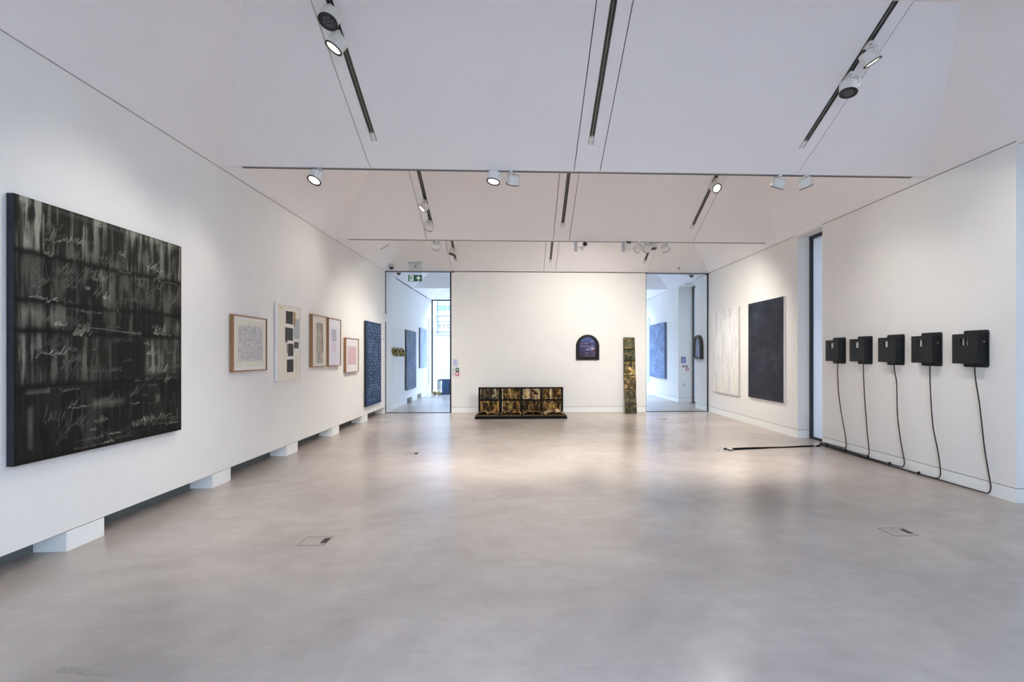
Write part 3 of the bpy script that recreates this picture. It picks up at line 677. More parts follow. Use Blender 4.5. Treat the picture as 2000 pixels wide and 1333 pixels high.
for z0, lb in ((1.09, 'small pale switch plate left of the green door release box'), (0.975, 'small pale switch plate left of the red fire call point')):
    r = thing('switch_plate', lb, 'switch', (-1.69, V3, z0))
    MB().box(-1.706, -1.672, V3 - 0.008, V3, z0, z0 + 0.068).build('plate', M_GREYP, r, bevel=0.002)
    MB().box(-1.695, -1.683, V3 - 0.012, V3 - 0.007, z0 + 0.025, z0 + 0.045).build('rocker', M_SPOT, r)
sw = thing('light_switch', 'white light switch on the left wall beside the navy painting', 'switch', (XL, 13.8, 1.9))
MB().box(XL, XL + 0.008, 13.70, 13.87, 1.84, 1.98).build('plate', M_SPOT, sw, bevel=0.002)
MB().box(XL + 0.007, XL + 0.012, 13.75, 13.80, 1.88, 1.94).build('rocker', M_GREYP, sw)
# on the return wall seen through the right glass: faces the camera at Y = 16.73
YR2 = 16.73
def rbox(name, label, cat, px0, px1, z0, z1, m, inner=None):
    r = thing(name, label, cat, ((px0 + px1) / 2, YR2, (z0 + z1) / 2))
    MB().box(px0, px1, YR2 - 0.02, YR2, z0, z1).build('housing', m, r, bevel=0.003)
    if inner:
        c, h = (px0 + px1) / 2, (z0 + z1) / 2
        MB().box(c - inner, c + inner, YR2 - 0.023, YR2 - 0.019, h - inner, h + inner).build('face', M_SIGNW, r)
    return r
nb = rbox('notice', 'blue printed notice on the return wall behind right glass doorway', 'notice', 5.112, 5.262, 1.245, 1.440, mat('blue_notice', (70, 104, 160), 0.7))
nbl = MB()
for k in range(4): nbl.box(5.132, 5.242, YR2 - 0.022, YR2 - 0.019, 1.275 + k * 0.032, 1.287 + k * 0.032)
nbl.build('print', M_GREYP, nb)
rbox('switch_plate', 'narrow dark red plate, first of three beneath the blue notice', 'switch', 5.160, 5.195, 1.105, 1.185, mat('maroon_plate', (120, 36, 62), 0.5))
rbox('switch_plate', 'narrow blue grey plate, middle of three beneath the blue notice', 'switch', 5.222, 5.257, 1.105, 1.185, mat('slate_plate', (104, 112, 136), 0.5))
rbox('switch_plate', 'narrow grey green plate, last of three beneath the blue notice', 'switch', 5.284, 5.319, 1.105, 1.185, mat('sage_plate', (112, 128, 128), 0.5))
rbox('fire_call_point', 'red fire alarm call point under three small plates behind right glass', 'alarm', 5.255, 5.350, 1.005, 1.098, M_RED, 0.022)
rbox('wall_socket', 'white wall socket low on the return wall behind right glass', 'socket', 5.155, 5.235, 0.52, 0.60, M_GREYP, 0.02)

# ------------------------------------------------------------------ left wall: big dark painting
U_L, V_Z = (0, 1, 0), (0, 0, 1)
def canvas(name, label, y0, y1, z0, z1, img, edge, side='L', th=0.045, m=None, lean=0):
    """stretched canvas hung on a side wall"""
    x = XL if side == 'L' else XR; s = 1 if side == 'L' else -1
    r = thing(name, label, 'painting', (x, (y0 + y1) / 2, z0))
    MB().box(x + s * 0.004, x + s * th, y0, y1, z0, z1).build('canvas_edge', edge, r, bevel=0.003)
    if side == 'L': painted('canvas_face', (x + th + 0.0008, y0 + 0.002, z0 + 0.002), U_L, V_Z, y1 - y0 - 0.004, z1 - z0 - 0.004, img, m or M_PAINT, r)
    else: painted('canvas_face', (x - th - 0.0008, y1 - 0.002, z0 + 0.002), (0, -1, 0), V_Z, y1 - y0 - 0.004, z1 - z0 - 0.004, img, m or M_PAINT, r)
    return r

def big_image(H_=380, W_=372):
    v = np.linspace(0, 1, H_)[:, None] * np.ones((1, W_)); u = np.linspace(0, 1, W_)[None] * np.ones((H_, 1))
    dark = rgb((26, 25, 23), H_, W_); pale = rgb((150, 150, 136), H_, W_)
    wob = (vn(H_, W_, 1, 5, 3) - 0.5) * 0.008 + (vn(H_, W_, 1, 30, 4) - 0.5) * 0.006
    streak = fbm(H_, W_, 5, 80, 11, 3); streak2 = fbm(H_, W_, 8, 30, 31, 5); clot = fbm(H_, W_, 9, 8, 51, 4)
    st = np.clip((streak * 0.6 + streak2 * 0.5 + clot * 0.35 - 0.62) * 4.2, 0, 1)
    amt = np.zeros((H_, W_))
    def band(v0, v1, gain, seed, base=0.05, top=0.0):
        m_ = (v + wob > v0) & (v + wob <= v1); f = (v - v0) / (v1 - v0)
        fade = (0.55 + 0.9 * vn(H_, W_, 2, 9, seed)) * (1 - 0.4 * np.abs(f - 0.45) * 1.6)
        amt[m_] = (base + gain * st * fade)[m_]
    band(-0.1, 0.205, 0.85, 1, 0.10); band(0.205, 0.385, 0.50, 2, 0.07); band(0.385, 0.50, 0.48, 3, 0.06)
    band(0.50, 0.708, 0.48, 4, 0.10); band(0.708, 1.1, 0.16, 5, 0.015)
    amt *= 0.75 + 0.5 * vn(H_, W_, 3, 3, 77)
    # patches
    def patch(u0, u1, v0, v1, val, soft=0.012, mode='set'):
        k = np.clip((u - u0) / soft, 0, 1) * np.clip((u1 - u) / soft, 0, 1) * np.clip((v - v0) / soft, 0, 1) * np.clip((v1 - v) / soft, 0, 1)
        if mode == 'set': amt[:] = amt * (1 - k) + val * k
        else: amt[:] = amt + val * k
    rag = 0.55 + 0.9 * fbm(H_, W_, 12, 30, 91, 3)
    patch(0.50, 0.70, 0.515, 0.70, 0.045 + 0.05 * st)
    patch(0.02, 0.20, 0.40, 0.50, 0.20 * rag, 0.03, 'add')
    patch(0.04, 0.16, 0.712, 0.745, 0.40 * rag, 0.008, 'add'); patch(0.14, 0.50, 0.712, 0.730, 0.28 * rag, 0.006, 'add')
    patch(0.36, 0.58, 0.775, 0.835, 0.42 * rag, 0.03, 'add'); patch(0.78, 0.83, 0.78, 0.84, 0.42 * rag, 0.02, 'add')
    patch(0.045, 0.09, 0.78, 0.96, 0.30 * rag, 0.02, 'add'); patch(0.68, 0.97, 0.50, 0.70, 0.13 * rag, 0.02, 'add')
    patch(0.0, 1.0, 0.0, 0.03, 0.15 * rag, 0.01, 'add'); patch(0.02, 0.06, 0.03, 0.20, 0.22 * rag, 0.01, 'add')
    # dark seams
    for v0, wd in ((0.205, 0.012), (0.385, 0.010), (0.50, 0.012), (0.712, 0.016)):
        amt *= 1 - 0.85 * np.exp(-((v + wob * 1.4 - v0) / wd) ** 2)
    for u0, a0, a1 in ((0.27, 0.22, 0.7), (0.52, 0.22, 0.5), (0.145, 0.2, 0.7), (0.70, 0.36, 0.7), (0.42, 0.03, 0.2)):
        k = (v > a0) & (v < a1); amt[k] = (amt * (1 - 0.75 * np.exp(-((u + wob - u0) / 0.012) ** 2)))[k]
    amt *= np.clip(np.minimum(u, 1 - u) / 0.012, 0.25, 1) * np.clip((1 - v) / 0.03, 0.15, 1)
    amt *= 0.82 + 0.36 * np.random.RandomState(5).rand(H_, W_)
    return mixc(dark, pale, amt)
BP = canvas('large_chalked_painting', 'large black painting covered in pale chalk script on left wall', 3.762, 5.558, 0.748, 2.590, big_image(), mat('black_canvas_edge', (30, 33, 40), 0.7, noise=0.2, scale=12), th=0.052)

def ribbons(paths, o, u, v, wid, mtl, name, parent):
    """flat chalk strokes lying on a canvas: paths in metres from its lower left corner"""
    o, u, v = Vector(o), Vector(u), Vector(v); b = MB()
    for pts in paths:
        P = [np.array(p, float) for p in pts]
        if len(P) < 2: continue
        L_, R2 = [], []
        for i, p in enumerate(P):
            d = P[min(i + 1, len(P) - 1)] - P[max(i - 1, 0)]; d = d / (np.hypot(*d) + 1e-9); nn = np.array((-d[1], d[0]))
            wv = wid * (0.6 + 0.7 * random.random()) * 0.5
            L_.append(o + u * (p[0] + nn[0] * wv) + v * (p[1] + nn[1] * wv)); R2.append(o + u * (p[0] - nn[0] * wv) + v * (p[1] - nn[1] * wv))
        n = len(P); b.add(L_ + R2, [(i, n + i, n + i + 1, i + 1) for i in range(n - 1)])
    return b.build(name, mtl, parent)

def script(x, y, length, amp, n, slant=0.4, slope=0.0, jit=0.5, per=5):
    """a run of handwriting: uneven slanted peaks that wander off the line"""
    pts = []; step = length / n; drift = 0.0; xx = 0.0
    while xx < length:
        s_ = step * 0.55 * (0.35 + 1.3 * random.random()); a = 0.72 * amp * (0.25 + random.random() * 0.9)
        if random.random() < 0.12: a *= 1.9
        if random.random() < 0.15: a *= -0.6
        drift = drift * 0.7 + random.uniform(-0.12, 0.12) * amp
        hook = random.uniform(-0.1, 0.35)
        for fx, fy in ((0.0, 0.0), (0.28, 0.62), (0.42 + hook * 0.3, 1.0), (0.55 + hook, 0.72), (0.70, 0.18), (0.9, -0.06)):
            yy = a * fy; pts.append((x + xx + s_ * fx + slant * yy, y + yy + drift + slope * xx))
        xx += s_
    return pts

def big_strokes():
    Wd, Ht = 1.796, 1.842; S = []
    def R(u, v, ln, amp, n, slant=0.4, slope=0.0): S.append(script(u * Wd, (1 - v) * Ht, ln * Wd, amp, n, slant, slope))
    def Ln(*p): S.append([(a * Wd + random.uniform(-.002, .002), (1 - b) * Ht) for a, b in p])
    # top band: looping capitals and a long word
    R(0.13, 0.14, 0.07, 0.10, 2, 0.5); R(0.20, 0.13, 0.10, 0.05, 6, 0.5, 0.1); R(0.31, 0.17, 0.14, 0.06, 7, 0.6); R(0.43, 0.19, 0.09, 0.09, 4, 0.5); R(0.52, 0.13, 0.05, 0.06, 3)
    Ln((0.14, 0.16), (0.13, 0.10), (0.15, 0.07), (0.18, 0.09), (0.165, 0.14), (0.14, 0.18))
    Ln((0.40, 0.20), (0.43, 0.17), (0.44, 0.12), (0.42, 0.11), (0.41, 0.16), (0.45, 0.21)); Ln((0.55, 0.10), (0.56, 0.17), (0.54, 0.19))
    # second band
    Ln((0.06, 0.235), (0.11, 0.225), (0.115, 0.26), (0.135, 0.235), (0.14, 0.28), (0.15, 0.30)); R(0.09, 0.305, 0.05, 0.03, 4); R(0.14, 0.30, 0.05, 0.05, 3, 0.6)
    R(0.22, 0.315, 0.06, 0.045, 5, 0.7); R(0.33, 0.31, 0.02, 0.05, 2); R(0.06, 0.375, 0.13, 0.035, 8, 0.8, 0.0); R(0.22, 0.38, 0.06, 0.03, 4)
    R(0.30, 0.41, 0.12, 0.022, 11, 0.9); Ln((0.17, 0.40), (0.26, 0.402), (0.36, 0.415)); R(0.53, 0.21, 0.08, 0.03, 7); R(0.63, 0.225, 0.10, 0.03, 8)
    R(0.16, 0.27, 0.20, 0.16, 7, 0.9); R(0.52, 0.34, 0.22, 0.17, 8, 0.5); R(0.80, 0.33, 0.16, 0.14, 7, 0.6); R(0.55, 0.335, 0.14, 0.03, 6, 0.5)
    z = []
    for k in range(9): z += [((0.735 + 0.012 * (k % 2 == 0) + (0.0 if k % 2 else 0.012)) * Wd, (1 - (0.245 + 0.012 * k)) * Ht)]
    S.append([(0.742 * Wd + 0.03 * math.cos(t * 1.1) , (1 - 0.245 - 0.0042 * t) * Ht) for t in [k * 0.5 for k in range(58)]])
    R(0.85, 0.29, 0.11, 0.03, 7, 0.3, -0.2); Ln((0.88, 0.155), (0.92, 0.16), (0.965, 0.155)); R(0.84, 0.215, 0.12, 0.02, 9)
    # third band
    Ln((0.35, 0.475), (0.45, 0.478), (0.62, 0.49)); R(0.45, 0.47, 0.09, 0.03, 5, 0.2); R(0.55, 0.485, 0.09, 0.012, 7); R(0.50, 0.53, 0.10, 0.05, 3, 0.4, 0.0)
    R(0.10, 0.46, 0.20, 0.08, 9, 0.7); R(0.75, 0.46, 0.2, 0.07, 8, 0.7)
    # fourth band
    R(0.10, 0.585, 0.12, 0.045, 6, 0.7); R(0.28, 0.575, 0.10, 0.035, 5, 0.7); R(0.20, 0.645, 0.10, 0.10, 3, 0.8); R(0.29, 0.66, 0.12, 0.07, 5, 0.8); R(0.40, 0.665, 0.14, 0.05, 6, 0.8)
    R(0.72, 0.585, 0.22, 0.05, 9, 0.7); R(0.73, 0.67, 0.14, 0.09, 5, 0.6); R(0.86, 0.66, 0.12, 0.05, 6, 0.7); R(0.78, 0.715, 0.19, 0.022, 12)
    Ln((0.94, 0.40), (0.94, 0.68)); Ln((0.80, 0.60), (0.80, 0.70)); Ln((0.855, 0.52), (0.86, 0.66))
    # lower dark band
    R(0.20, 0.735, 0.10, 0.02, 10); Ln((0.60, 0.89), (0.62, 0.76), (0.70, 0.735), (0.78, 0.745), (0.80, 0.77)); Ln((0.535, 0.88), (0.53, 0.78), (0.515, 0.75))
    R(0.12, 0.85, 0.10, 0.10, 7, 0.3); R(0.24, 0.81, 0.10, 0.02, 7, 0.2); R(0.46, 0.825, 0.04, 0.02, 3); R(0.61, 0.825, 0.05, 0.025, 4); R(0.24, 0.885, 0.10, 0.10, 5, 0.8)
    R(0.20, 0.90, 0.05, 0.12, 2, 0.2); R(0.68, 0.79, 0.05, 0.01, 4); R(0.74, 0.835, 0.05, 0.03, 3)
    for k in range(3): R(0.62 + 0.06 * k, 0.93 - 0.01 * k, 0.10, 0.08, 4, -0.6)
    Ln((0.27, 0.955), (0.33, 0.95), (0.42, 0.952), (0.44, 0.94), (0.54, 0.945), (0.60, 0.935), (0.605, 0.955), (0.58, 0.965)); R(0.33, 0.955, 0.10, 0.035, 6, 0.3); R(0.46, 0.95, 0.08, 0.015, 6)
    R(0.27, 0.985, 0.05, 0.02, 5, 0.6); R(0.33, 0.985, 0.08, 0.03, 6, 0.7); R(0.42, 0.985, 0.08, 0.03, 5, 0.8); R(0.51, 0.975, 0.10, 0.02, 6)
    R(0.76, 0.945, 0.14, 0.03, 6, 0.6); R(0.86, 0.955, 0.10, 0.025, 6, 0.7); R(0.85, 0.925, 0.10, 0.03, 6, 0.6)
    Ln((0.905, 0.935), (0.96, 0.935), (0.962, 0.88)); Ln((0.905, 0.83), (0.905, 0.87)); Ln((0.93, 0.78), (0.935, 0.85))
    for k in range(60):
        R(random.uniform(0.06, 0.86), random.uniform(0.06, 0.94), random.uniform(0.03, 0.09), random.uniform(0.03, 0.09), random.randint(2, 5), random.uniform(0.3, 0.9))
    return S
SS = big_strokes()
M_CHALK2 = mat('faint_chalk', (96, 96, 88), 0.95, noise=0.3, scale=60)
o_big = (XL + 0.0545, 3.763, 0.749)
inb = lambda p: [(min(max(a, 0.01), 1.785), min(max(b, 0.012), 1.83)) for a, b in p]
SS = [inb(p) for p in SS]
random.shuffle(SS)
for a_, b_, w_, m_ in ((0, 0.25, 0.0026, M_CHALK), (0.25, 1.0, 0.0024, M_CHALK2)):
    cs = ribbons(SS[int(a_ * len(SS)):int(b_ * len(SS))], o_big, U_L, V_Z, w_, m_, 'chalk_script', BP); cs['kind'] = 'stuff'

# ------------------------------------------------------------------ left wall: framed drawings
def framed(name, label, y0, y1, z0, z1, img, mold, depth=0.045, fw=0.014, mat_w=0.0, mount=None, inset=None, art=None):
    r = thing(name, label, 'picture', (XL, (y0 + y1) / 2, z0))
    b = MB(); x0, x1 = XL + 0.008, XL + depth
    b.box(x0, x1, y0, y0 + fw, z0, z1).box(x0, x1, y1 - fw, y1, z0, z1).box(x0, x1, y0 + fw, y1 - fw, z0, z0 + fw).box(x0, x1, y0 + fw, y1 - fw, z1 - fw, z1)
    b.build('frame', mold, r, bevel=0.0015)
    x0 = x1 - 0.024
    MB().box(XL + 0.008, x0 + 0.008, y0 + fw, y1 - fw, z0 + fw, z1 - fw).build('mount', mount or M_PAPER, r)
    if img is not None:
        a = inset
        painted('drawing', (x0 + 0.010, y0 + a[0], z0 + a[2]), U_L, V_Z, (y1 - y0) - a[0] - a[1], (z1 - z0) - a[2] - a[3], img, M_PAINT, r)
    MB().box(x1 - 0.006, x1 - 0.003, y0 + fw, y1 - fw, z0 + fw, z1 - fw).build('glazing', M_PICGLASS, r)
    return r, x0
# 1: lilac scribble field on cream sheet
def scribble_field(H_, W_, paper, inks, rows, seed, margin=(0.12, 0.12), amp=0.6, a=0.45, soft=0.25):
    rg = np.random.RandomState(seed); random.seed(seed); img = rgb(paper, H_, W_)
    y0, y1, x0, x1 = H_ * margin[1], H_ * (1 - margin[1]), W_ * margin[0], W_ * (1 - margin[0])
    v = np.linspace(0, 1, H_)[:, None]; u = np.linspace(0, 1, W_)[None]
    k = ((v > margin[1]) & (v < 1 - margin[1]) & (u > margin[0]) & (u < 1 - margin[0])).astype(float)
    wash = fbm(H_, W_, 7, 6, seed + 5, 4)
    img = mixc(img, rgb(inks[0], H_, W_), k * soft * (0.5 + wash))
    for i in range(rows):
        y = y0 + (y1 - y0) * (i + 0.8) / rows; h = (y1 - y0) / rows * amp * 1.6
        pts = script(x0, 0, x1 - x0, h, int((x1 - x0) / (h * 0.55 + 1e-6)), 0.5)
        stroke(img, [(min(px, x1), y - py) for px, py in pts], inks[i % len(inks)], a)
    return img
random.seed(21)
framed('framed_scribble_drawing', 'wood-framed square drawing of lilac blue scribble, beside the large black painting', 6.543, 7.401, 1.297, 1.988,
       scribble_field(130, 150, (226, 221, 206), [(150, 160, 182), (166, 158, 182), (140, 150, 176), (150, 150, 160)], 17, 4, (0.10, 0.13), 1.3, 0.40, 0.14), M_WOOD, 0.056, 0.014, inset=(0.05, 0.03, 0.05, 0.05), mount=M_WPAPER)
# 2: white framed collage of dark paper rectangles
r2, x2 = framed('framed_paper_collage', 'tall white-framed collage with four charcoal paper rectangles on cream', 7.729, 8.545, 1.127, 2.245, None, M_WHITEFRAME, 0.045, 0.016)
def paper_piece(nm, u0, u1, v0, v1, m, k=1, rag=0.004, parent=None):
    """torn paper rectangle in the collage, fractions of the sheet from its top left"""
    Wd, Ht = 8.545 - 7.729, 2.245 - 1.127; y = lambda q: 7.729 + q * Wd; z = lambda q: 2.245 - q * Ht
    j = lambda: random.uniform(-rag, rag); x = x2 + 0.0085 + 0.0008 * k
    pts = []
    for (ua, va), (ub, vb) in (((u0, v1), (u1, v1)), ((u1, v1), (u1, v0)), ((u1, v0), (u0, v0)), ((u0, v0), (u0, v1))):
        for t in (0, 0.33, 0.66): pts.append((x, y(ua + (ub - ua) * t) + j(), z(va + (vb - va) * t) + j()))
    MB().prism(pts, (-0.0008, 0, 0)).build(nm, m, r2)
M_CHAR = mat('charcoal_paper', (62, 63, 64), 0.9, noise=0.22, scale=30, stretch=(1, 3, 0.4))
M_CHAR2 = mat('ink_blot_paper', (84, 76, 78), 0.9, noise=0.35, scale=50)
M_BROWN = mat('brown_tape_paper', (176, 142, 104), 0.9, noise=0.3, scale=45, stretch=(1, 1, 3))
M_BLUEW = mat('blue_grey_wash', (176, 184, 184), 0.9, noise=0.09, scale=12)
M_GREYW = mat('grey_wash_paper', (150, 150, 146), 0.9, noise=0.1, scale=20)
paper_piece('paper_sheet', 0.02, 0.98, 0.01, 0.99, M_PAPER, 0, 0.001)
paper_piece('dark_rectangle', 0.38, 0.68, 0.085, 0.255, M_CHAR, 2); paper_piece('dark_rectangle', 0.35, 0.68, 0.30, 0.475, M_CHAR, 2); paper_piece('dark_rectangle', 0.36, 0.44, 0.46, 0.50, M_CHAR, 2)
paper_piece('dark_rectangle', 0.46, 0.70, 0.515, 0.685, M_CHAR, 2); paper_piece('dark_rectangle', 0.42, 0.70, 0.725, 0.895, M_CHAR, 2)
paper_piece('white_strip', 0.38, 0.72, 0.262, 0.305, M_WPAPER, 3); paper_piece('white_strip', 0.46, 0.72, 0.478, 0.515, M_WPAPER, 3)
paper_piece('white_strip', 0.42, 0.72, 0.688, 0.722, M_WPAPER, 3)
paper_piece('blue_wash_panel', 0.72, 0.96, 0.17, 0.445, M_BLUEW, 1); paper_piece('brown_strip', 0.70, 0.79, 0.085, 0.275, M_BROWN, 3); paper_piece('grey_strip', 0.41, 0.475, 0.52, 0.64, M_GREYW, 3)
paper_piece('ink_square', 0.725, 0.93, 0.49, 0.575, M_CHAR2, 2); paper_piece('white_strip', 0.74, 0.93, 0.575, 0.60, M_WPAPER, 2); paper_piece('ochre_mark', 0.09, 0.23, 0.045, 0.065, mat('ochre_crayon', (222, 196, 128), 0.9, noise=0.2, scale=60), 2)
paper_piece('pencil_lines', 0.80, 0.86, 0.69, 0.88, mat('pencil_wash', (212, 208, 196), 0.9, noise=0.1, scale=60), 1)
# 3, 4, 5
def img3(H_=140, W_=110):
    random.seed(5); im = rgb((222, 216, 204), H_, W_); v = np.linspace(0, 1, H_)[:, None] * np.ones((1, W_)); u = np.linspace(0, 1, W_)[None] * np.ones((H_, 1))
    k = ((u > 0.26) & (u < 0.78) & (v > 0.12) & (v < 0.97)).astype(float)
    n1 = fbm(H_, W_, 6, 7, 2, 4); n2 = fbm(H_, W_, 5, 14, 9, 4)
    im = mixc(im, rgb((178, 166, 146), H_, W_), k * np.clip(n1 * 1.3, 0, 0.95)); im = mixc(im, rgb((140, 138, 134), H_, W_), k * np.clip((n2 - 0.45) * 2.2, 0, 0.7))
    im = mixc(im, rgb((168, 172, 190), H_, W_), ((u > 0.28) & (u < 0.52) & (v > 0.86) & (v < 0.97)) * 0.6)
    im = mixc(im, rgb((120, 116, 110), H_, W_), ((u > 0.70) & (u < 0.78) & (v > 0.40) & (v < 0.75)) * 0.5 * n2 * 2)
    for i in range(30): stroke(im, [(x + 30, 20 + 115 * i / 30 - y) for x, y in script(random.uniform(0, 10), 0, 44, 4, 9, 0.4)], (132, 126, 120), 0.3)
    return im
framed('framed_tan_drawing', 'wood-framed tall drawing of hazy tan and grey column, left of a close pair', 8.990, 9.668, 1.298, 2.177, img3(), M_WOOD, 0.058, 0.013, inset=(0.03, 0.03, 0.03, 0.03), mount=M_WPAPER)
def img4(H_=140, W_=110):
    random.seed(6); im = rgb((222, 220, 224), H_, W_); v = np.linspace(0, 1, H_)[:, None] * np.ones((1, W_)); u = np.linspace(0, 1, W_)[None] * np.ones((H_, 1))
    n1 = fbm(H_, W_, 8, 8, 22, 4)
    im = mixc(im, rgb((202, 202, 214), H_, W_), ((v > 0.20)) * 0.4 * np.ones_like(u))
    im = mixc(im, rgb((158, 152, 168), H_, W_), ((u > 0.30) & (u < 0.66) & (v > 0.22) & (v < 0.48)) * (0.35 + 0.5 * n1))
    im = mixc(im, rgb((196, 178, 186), H_, W_), ((u > 0.30) & (u < 0.64) & (v > 0.50) & (v < 0.74)) * (0.3 + 0.4 * n1))
    for k in range(9): stroke(im, [(33 + 4 * k, 30), (33 + 4 * k + random.uniform(-1, 1), 66)], (128, 122, 140), 0.35)
    for k in range(6): stroke(im, [(6, 30 + 18 * k), (104, 30 + 18 * k + random.uniform(-1, 1))], (206, 204, 212), 0.5)
    return im
framed('framed_lilac_drawing', 'wood-framed white drawing with faint lilac columns, right of a close pair', 9.739, 10.416, 1.298, 2.170, img4(), M_WOOD, 0.058, 0.013, inset=(0.02, 0.02, 0.02, 0.02), mount=M_WPAPER)
def img5(H_=110, W_=120):
    random.seed(8); im = rgb((228, 222, 220), H_, W_); v = np.linspace(0, 1, H_)[:, None] * np.ones((1, W_)); u = np.linspace(0, 1, W_)[None] * np.ones((H_, 1))
    k = ((u > 0.13) & (u < 0.85) & (v > 0.22) & (v < 0.80)).astype(float); n1 = fbm(H_, W_, 12, 12, 32, 3)
    im = mixc(im, rgb((204, 168, 168), H_, W_), k * (0.45 + 0.6 * n1))
    for i in range(11): stroke(im, [(16, 26 + 5.8 * i), (100, 26 + 5.8 * i)], (176, 140, 146), 0.4)
    for i in range(12): stroke(im, [(16 + 7.4 * i, 25), (16 + 7.4 * i, 87)], (188, 152, 156), 0.35)
    return im
framed('framed_pink_drawing', 'smallest wood-framed drawing, pale pink grid square, next to navy painting', 10.723, 11.562, 1.149, 1.843, img5(), M_WOOD, 0.054, 0.013, inset=(0.03, 0.03, 0.03, 0.03), mount=M_WPAPER)
# navy painting of white script rows
def navy(H_=300, W_=200, base=(40, 58, 88), hi=(188, 202, 222), rows=26, a=0.55, seed=14, den=15):
    random.seed(seed); im = rgb(base, H_, W_); n1 = fbm(H_, W_, 10, 8, seed, 4)
    im = im * (0.75 + 0.5 * n1)[..., None]; im = mixc(im, rgb(hi, H_, W_), np.clip(fbm(H_, W_, 26, 30, seed + 3, 3) - 0.5, 0, 1) * 0.9)
    for i in range(rows):
        y = H_ * (0.045 + 0.93 * i / rows); pts = script(W_ * 0.10, 0, W_ * 0.86, H_ / rows * 0.75, den, 0.35)
        for p in range(0, len(pts) - 8, 9):
            if random.random() < 0.8: stroke(im, [(x, y - yy) for x, yy in pts[p:p + 8]], hi, a * random.uniform(0.5, 1.2))
    return im
canvas('navy_script_painting', 'tall navy blue painting with rows of white script beside left glass doorway', 12.122, 13.404, 0.342, 2.265, navy(), mat('navy_canvas_edge', (24, 28, 40), 0.7, noise=0.2), th=0.055)
# next gallery, left wall
def bluewash(H_, W_, c0, c1, seed):
    n1 = fbm(H_, W_, 40, 6, seed, 3); n2 = fbm(H_, W_, 6, 40, seed + 9, 3); n3 = fbm(H_, W_, 4, 3, seed + 5, 3)
    return mixc(rgb(c0, H_, W_), rgb(c1, H_, W_), n1 * 0.45 + n2 * 0.45 + (n3 - 0.5) * 0.8)
canvas('slate_blue_painting', 'slate blue painting with dark edge behind left glass, beside golden casts', 16.42, 17.97, 0.428, 2.265, bluewash(120, 90, (66, 88, 112), (132, 148, 164), 61), mat('dark_canvas_edge', (26, 30, 44), 0.7, noise=0.2), th=0.05)
canvas('pale_blue_painting', 'pale blue woven-looking painting furthest away behind left glass', 18.70, 20.08, 1.056, 2.44, bluewash(90, 80, (136, 152, 182), (186, 196, 214), 71), mat('grey_canvas_edge', (96, 102, 110), 0.7, noise=0.2), th=0.05)
# three golden casts
M_GOLD = mat('olive_gold_cast', (128, 112, 54), 0.55, metal=0.25, noise=0.35, scale=25, bump=0.6, bscale=45)
for k, yy in enumerate((14.95, 15.42, 15.88)):
    r = thing('golden_cast', ['first olive gold loop-shaped cast on wall behind left glass, nearest us', 'middle olive gold loop-shaped cast on wall behind left glass', 'third olive gold loop-shaped cast, nearest the slate blue painting'][k], 'sculpture', (XL, yy, 1.57), 'golden casts on the wall')
    ring = [(XL + 0.035, yy + 0.20 * math.cos(t), 1.60 + 0.075 * math.sin(t) - 0.02 * math.cos(t)) for t in [q * math.pi / 7 for q in range(15)]]
    MB().tube(ring, 0.035, 10, 3).build('loop', M_GOLD, r)
    MB().tube([(XL + 0.06, yy - 0.02, 1.60), (XL + 0.085, yy + 0.03, 1.54), (XL + 0.07, yy + 0.05, 1.47)], 0.05, 10, 4).build('tongue', M_GOLD, r)
# blue display case and two gourds at the far glazing
M_BLUE = mat('petrol_blue_lacquer', (28, 96, 146), 0.35, noise=0.1, scale=8)
M_BLUED = mat('deep_blue_lacquer', (14, 54, 92), 0.35, noise=0.1, scale=8)
bc = thing('blue_display_case', 'open petrol blue display case on floor by the far glazing', 'display case', (-2.6, 20.5, 0))
x0, x1, y0, y1, hh, t = -3.03, -2.10, 20.28, 20.75, 0.575, 0.035
for xx in (x0, x1 - t):
    for yy in (y0, y1 - t): MB().box(xx, xx + t, yy, yy + t, 0.012, hh).build('post', M_BLUED, bc)
for zz in (0.012, hh - t):
    MB().box(x0 + t, x1 - t, y0, y0 + t, zz, zz + t).box(x0 + t, x1 - t, y1 - t, y1, zz, zz + t).box(x0, x0 + t, y0 + t, y1 - t, zz, zz + t).box(x1 - t, x1, y0 + t, y1 - t, zz, zz + t).build('rail', M_BLUED, bc)
MB().box(x0 + 0.15, x0 + 0.42, y0 + 0.10, y0 + 0.12, 0.047, hh - t).build('panel', M_BLUE, bc)
MB().box(x0 + 0.42, x0 + 0.46, y0 + 0.0, y1, 0.047, hh - t).build('divider', M_BLUED, bc)
MB().lathe((x0 + 0.20, y0 + 0.06, 0.047), (0, 0, 1), [(0.0, 0), (0.055, 0.0), (0.06, 0.02), (0.06, 0.36), (0.035, 0.40), (0.035, 0.43), (0.0, 0.43)], 20).build('jar', M_BLUE, bc)
for k, (gx, gl) in enumerate(((-3.125, 'left mossy ball on the floor beside the blue display case'), (-2.965, 'right mossy ball on the floor touching the blue display case'))):
    r = thing('mossy_ball', gl, 'ball', (gx, 20.17, 0), 'mossy balls')
    b = MB(); pr = [(0.078 * math.sin(q * math.pi / 12) * (1 + 0.06 * math.sin(q * 3 + k)), 0.078 - 0.078 * math.cos(q * math.pi / 12)) for q in range(13)]
    b.lathe((gx, 20.17, 0.0), (0, 0, 1), pr, 22).build('ball', mat('moss_%d' % k, (150, 142, 84), 0.9, noise=0.5, scale=40, bump=1.0, bscale=60), r)

